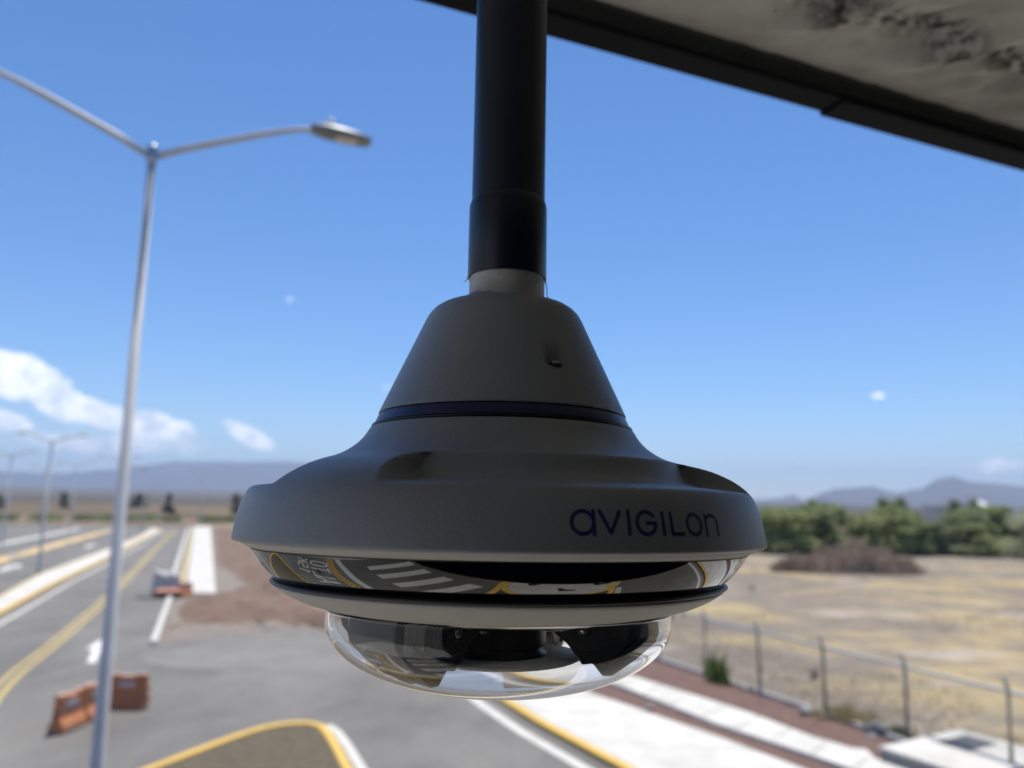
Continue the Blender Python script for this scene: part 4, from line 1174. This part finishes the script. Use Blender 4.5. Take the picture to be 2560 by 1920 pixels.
tufts('dry_grass', 9000, field_pt, 'dry_grass', .05, .16, 31, 'straw coloured dry grass tufts across the field', lambda x, y: noise.noise(Vector((x * .075, y * .13, 0))) > .02)
tufts('weeds', 15, lambda r: (7.22 + r.gauss(0, .14), 28.0 + r.gauss(0, .2)), 'green_weed', .5, 1.35, 33, 'tall green weed clump at the foot of the fence right of the bubble')
tufts('weeds', 50, lambda r: (10.75 + r.gauss(0, .14), 22.0 + r.gauss(0, .2)), 'green_weed', .12, .42, 34, 'green weed clump at the fence foot by the white vault')
tufts('weeds', 90, lambda r: (10.0 + r.gauss(0, .5), 23.6 + r.gauss(0, .5)), 'dry_grass', .15, .5, 35, 'dry straw clump at the fence foot left of the vault')
tufts('dry_bush', 15, lambda r: (lambda y: (9 + .3 * (26 - y) + r.random() * y * .62, y))(22 + r.random() * 55), 'brush_twig', .2, .5, 41, 'small dark dead bushes dotted over the dry field', blades=26)
rng = random.Random(9)
def stone_mesh(seed):
    r = random.Random(seed); bm = bmesh.new(); bmesh.ops.create_icosphere(bm, subdivisions=2, radius=1)
    for v_ in bm.verts: v_.co *= 1 + .35 * noise.noise(v_.co * 1.3 + Vector((seed, 0, 0))); v_.co.z *= .6
    me = bpy.data.meshes.new('stone'); bm.to_mesh(me); bm.free(); me.materials.append(MATS['grey_stone']); return me
sm = [stone_mesh(k) for k in range(3)]
for (x, y, s, lab) in [(4.30, 24.20, .14, 'pale grey stone on the red planting strip beside the sidewalk'), (8.9, 23.9, .22, 'grey stone at the edge of the red gravel near the fence'),
                       (9.25, 23.5, .16, 'smaller stone beside the grey one near the fence'), (10.2, 22.3, .30, 'large grey stone at the fence foot by the vault'), (9.75, 21.6, .15, 'small pale stone on red gravel left of the vault'),
                       (8.0, 26.6, .18, 'dark stone against the fence left of the second post')]:
    o = bpy.data.objects.new('stone', sm[int(s * 100) % 3]); COL.objects.link(o); o.location = (x, y, .05 + s * .3); o.scale = (s, s, s); o.rotation_euler[2] = x
    tag(o, lab, 'stone', 'loose stones along the fence')
cl = MB()
for k in range(260):
    x = rng.uniform(-13.5, 0); y = 36.4 + rng.random() * 6
    s = rng.uniform(.03, .09); M_ = Matrix.Translation((x, y, .05 + s * .3)) @ Matrix.Rotation(rng.uniform(0, 3), 4, (rng.random(), rng.random(), 1)) @ Matrix.Diagonal((s, s * .8, s * .6, 1))
    cl.box(-1, 1, -1, 1, -1, 1, M=M_)
o = cl.build('soil_clods', 'soil_grey'); o['kind'] = 'stuff'; tag(o, 'loose clods of brown soil on the bank beyond the asphalt', 'soil clods')

# ------------------------------------------------------------------ far buildings and hills
fb = empty('farm_building', (98.8, 178, 0)); tag(fb, 'long low cream building among the trees on the right', 'building')
obj('wall', *box(-2.6, 2.6, -3, 3, 0, 5.9), 'far_wall', fb); obj('roof', *box(-2.8, 2.8, -3.3, 3.3, 5.901, 6.2), 'far_roof', fb)
for k in range(2): MB().box(-1.9 + 2.2 * k, -.9 + 2.2 * k, -3.03, -2.9, 1.2, 2.6).build('window', 'window_dark', fb)
fb2 = empty('white_shed', (131.5, 220, 0)); tag(fb2, 'small white roofed shed above the trees near the right edge', 'shed')
obj('wall', *box(-1.6, 1.6, -3, 3, 0, 6.3), 'far_wall', fb2)
obj('roof', [(-1.9, -3.4, 6.3), (1.9, -3.4, 6.3), (1.9, 3.4, 6.3), (-1.9, 3.4, 6.3), (-1.9, 0, 7.6), (1.9, 0, 7.6)], [(0, 1, 5, 4), (3, 4, 5, 2), (0, 4, 3), (1, 2, 5), (0, 3, 2, 1)], 'far_roof', fb2)

def interp(tab, x):
    if x <= tab[0][0]: return tab[0][1]
    for (a, b) in zip(tab, tab[1:]):
        if a[0] <= x <= b[0]:
            t = (x - a[0]) / (b[0] - a[0]); t = t * t * (3 - 2 * t)
            return a[1] + (b[1] - a[1]) * t
    return tab[-1][1]
def ridge(name, az0, az1, dist, tab, depth, seed, step=.25, rough=.10):
    v, f = [], []; nA = int((az1 - az0) / step) + 1; D_ = 14
    for i in range(nA):
        a = az0 + (az1 - az0) * i / (nA - 1)
        hmax = math.tan(radians(interp(tab, a))) * dist + CAM_H
        for j in range(D_):
            t = j / (D_ - 1); s = (1 - t)
            rr = dist - depth * s
            pr = t ** 1.25
            nzv = noise.fractal(Vector((a * .55, t * 2.2, seed)), 1.0, 2.1, 5)
            h = hmax * pr * (1 + rough * nzv * (1 - t) * 2) if t < 1 else hmax * (1 + .012 * noise.noise(Vector((a * 1.7, 0, seed))))
            v.append((sin(radians(a)) * rr, cos(radians(a)) * rr, max(h, 0) - 1 * (j == 0)*.5))
        rr = dist + depth * .7
        v.append((sin(radians(a)) * rr, cos(radians(a)) * rr, -.5))
    D2 = D_ + 1
    for i in range(nA - 1):
        for j in range(D2 - 1):
            f.append((i * D2 + j, (i + 1) * D2 + j, (i + 1) * D2 + j + 1, i * D2 + j + 1))
    return struct(obj(name, v, f, 'mountain', smooth=True))
ridge('hills', -100, 14, 7600, [(-100, .6), (-70, 1.3), (-50, 1.0), (-36, 1.02), (-33.4, 1.06), (-30.3, 1.06), (-27.05, 1.39), (-25.3, 1.74), (-23.1, 2.05), (-19.9, 2.11), (-16, 2.25), (-10, 1.9), (0, 1.0), (8, .5), (14, .15)], 1900, 2.0)
ridge('hills', 16, 90, 5200, [(16, .1), (18.4, .2), (19.2, .28), (19.96, .50), (20.75, .2), (21.2, .3), (21.9, .7), (22.97, .97), (24.93, 1.13), (26.55, .76), (27.85, 1.02), (29.08, 1.68), (29.79, 1.85), (30.83, 1.49), (31.7, 1.43), (33.6, 1.24), (40, 1.9), (55, 1.1), (70, 1.8), (90, .4)], 1100, 5.0, .2)
ridge('hills', 90, 262, 7400, [(90, .3), (130, 1.5), (170, .9), (220, 1.9), (262, .4)], 1800, 8.0, 1.0)
ridge('low_rise', -60, 12, 1500, [(-60, .05), (-40, .02), (-33, .08), (-28, .0), (-20, .03), (-12, .06), (12, .0)], 700, 9.0, .4)

# ------------------------------------------------------------------ haze
hz = obj('haze', *box(-9950, 9950, -9950, 9950, -1.5, 420), 'field')
m = bpy.data.materials.new('haze'); m.use_nodes = True; nt = m.node_tree; nt.nodes.clear()
vo = nt.nodes.new('ShaderNodeVolumePrincipled'); vo.inputs['Color'].default_value = (.52, .68, 1.0, 1)
vo.inputs['Density'].default_value = .00015; vo.inputs['Anisotropy'].default_value = .1
oo = nt.nodes.new('ShaderNodeOutputMaterial'); nt.links.new(vo.outputs[0], oo.inputs['Volume'])
hz.data.materials.clear(); hz.data.materials.append(m)
hz['kind'] = 'stuff'; tag(hz, 'thin pale blue haze filling the air over the plain', 'haze')
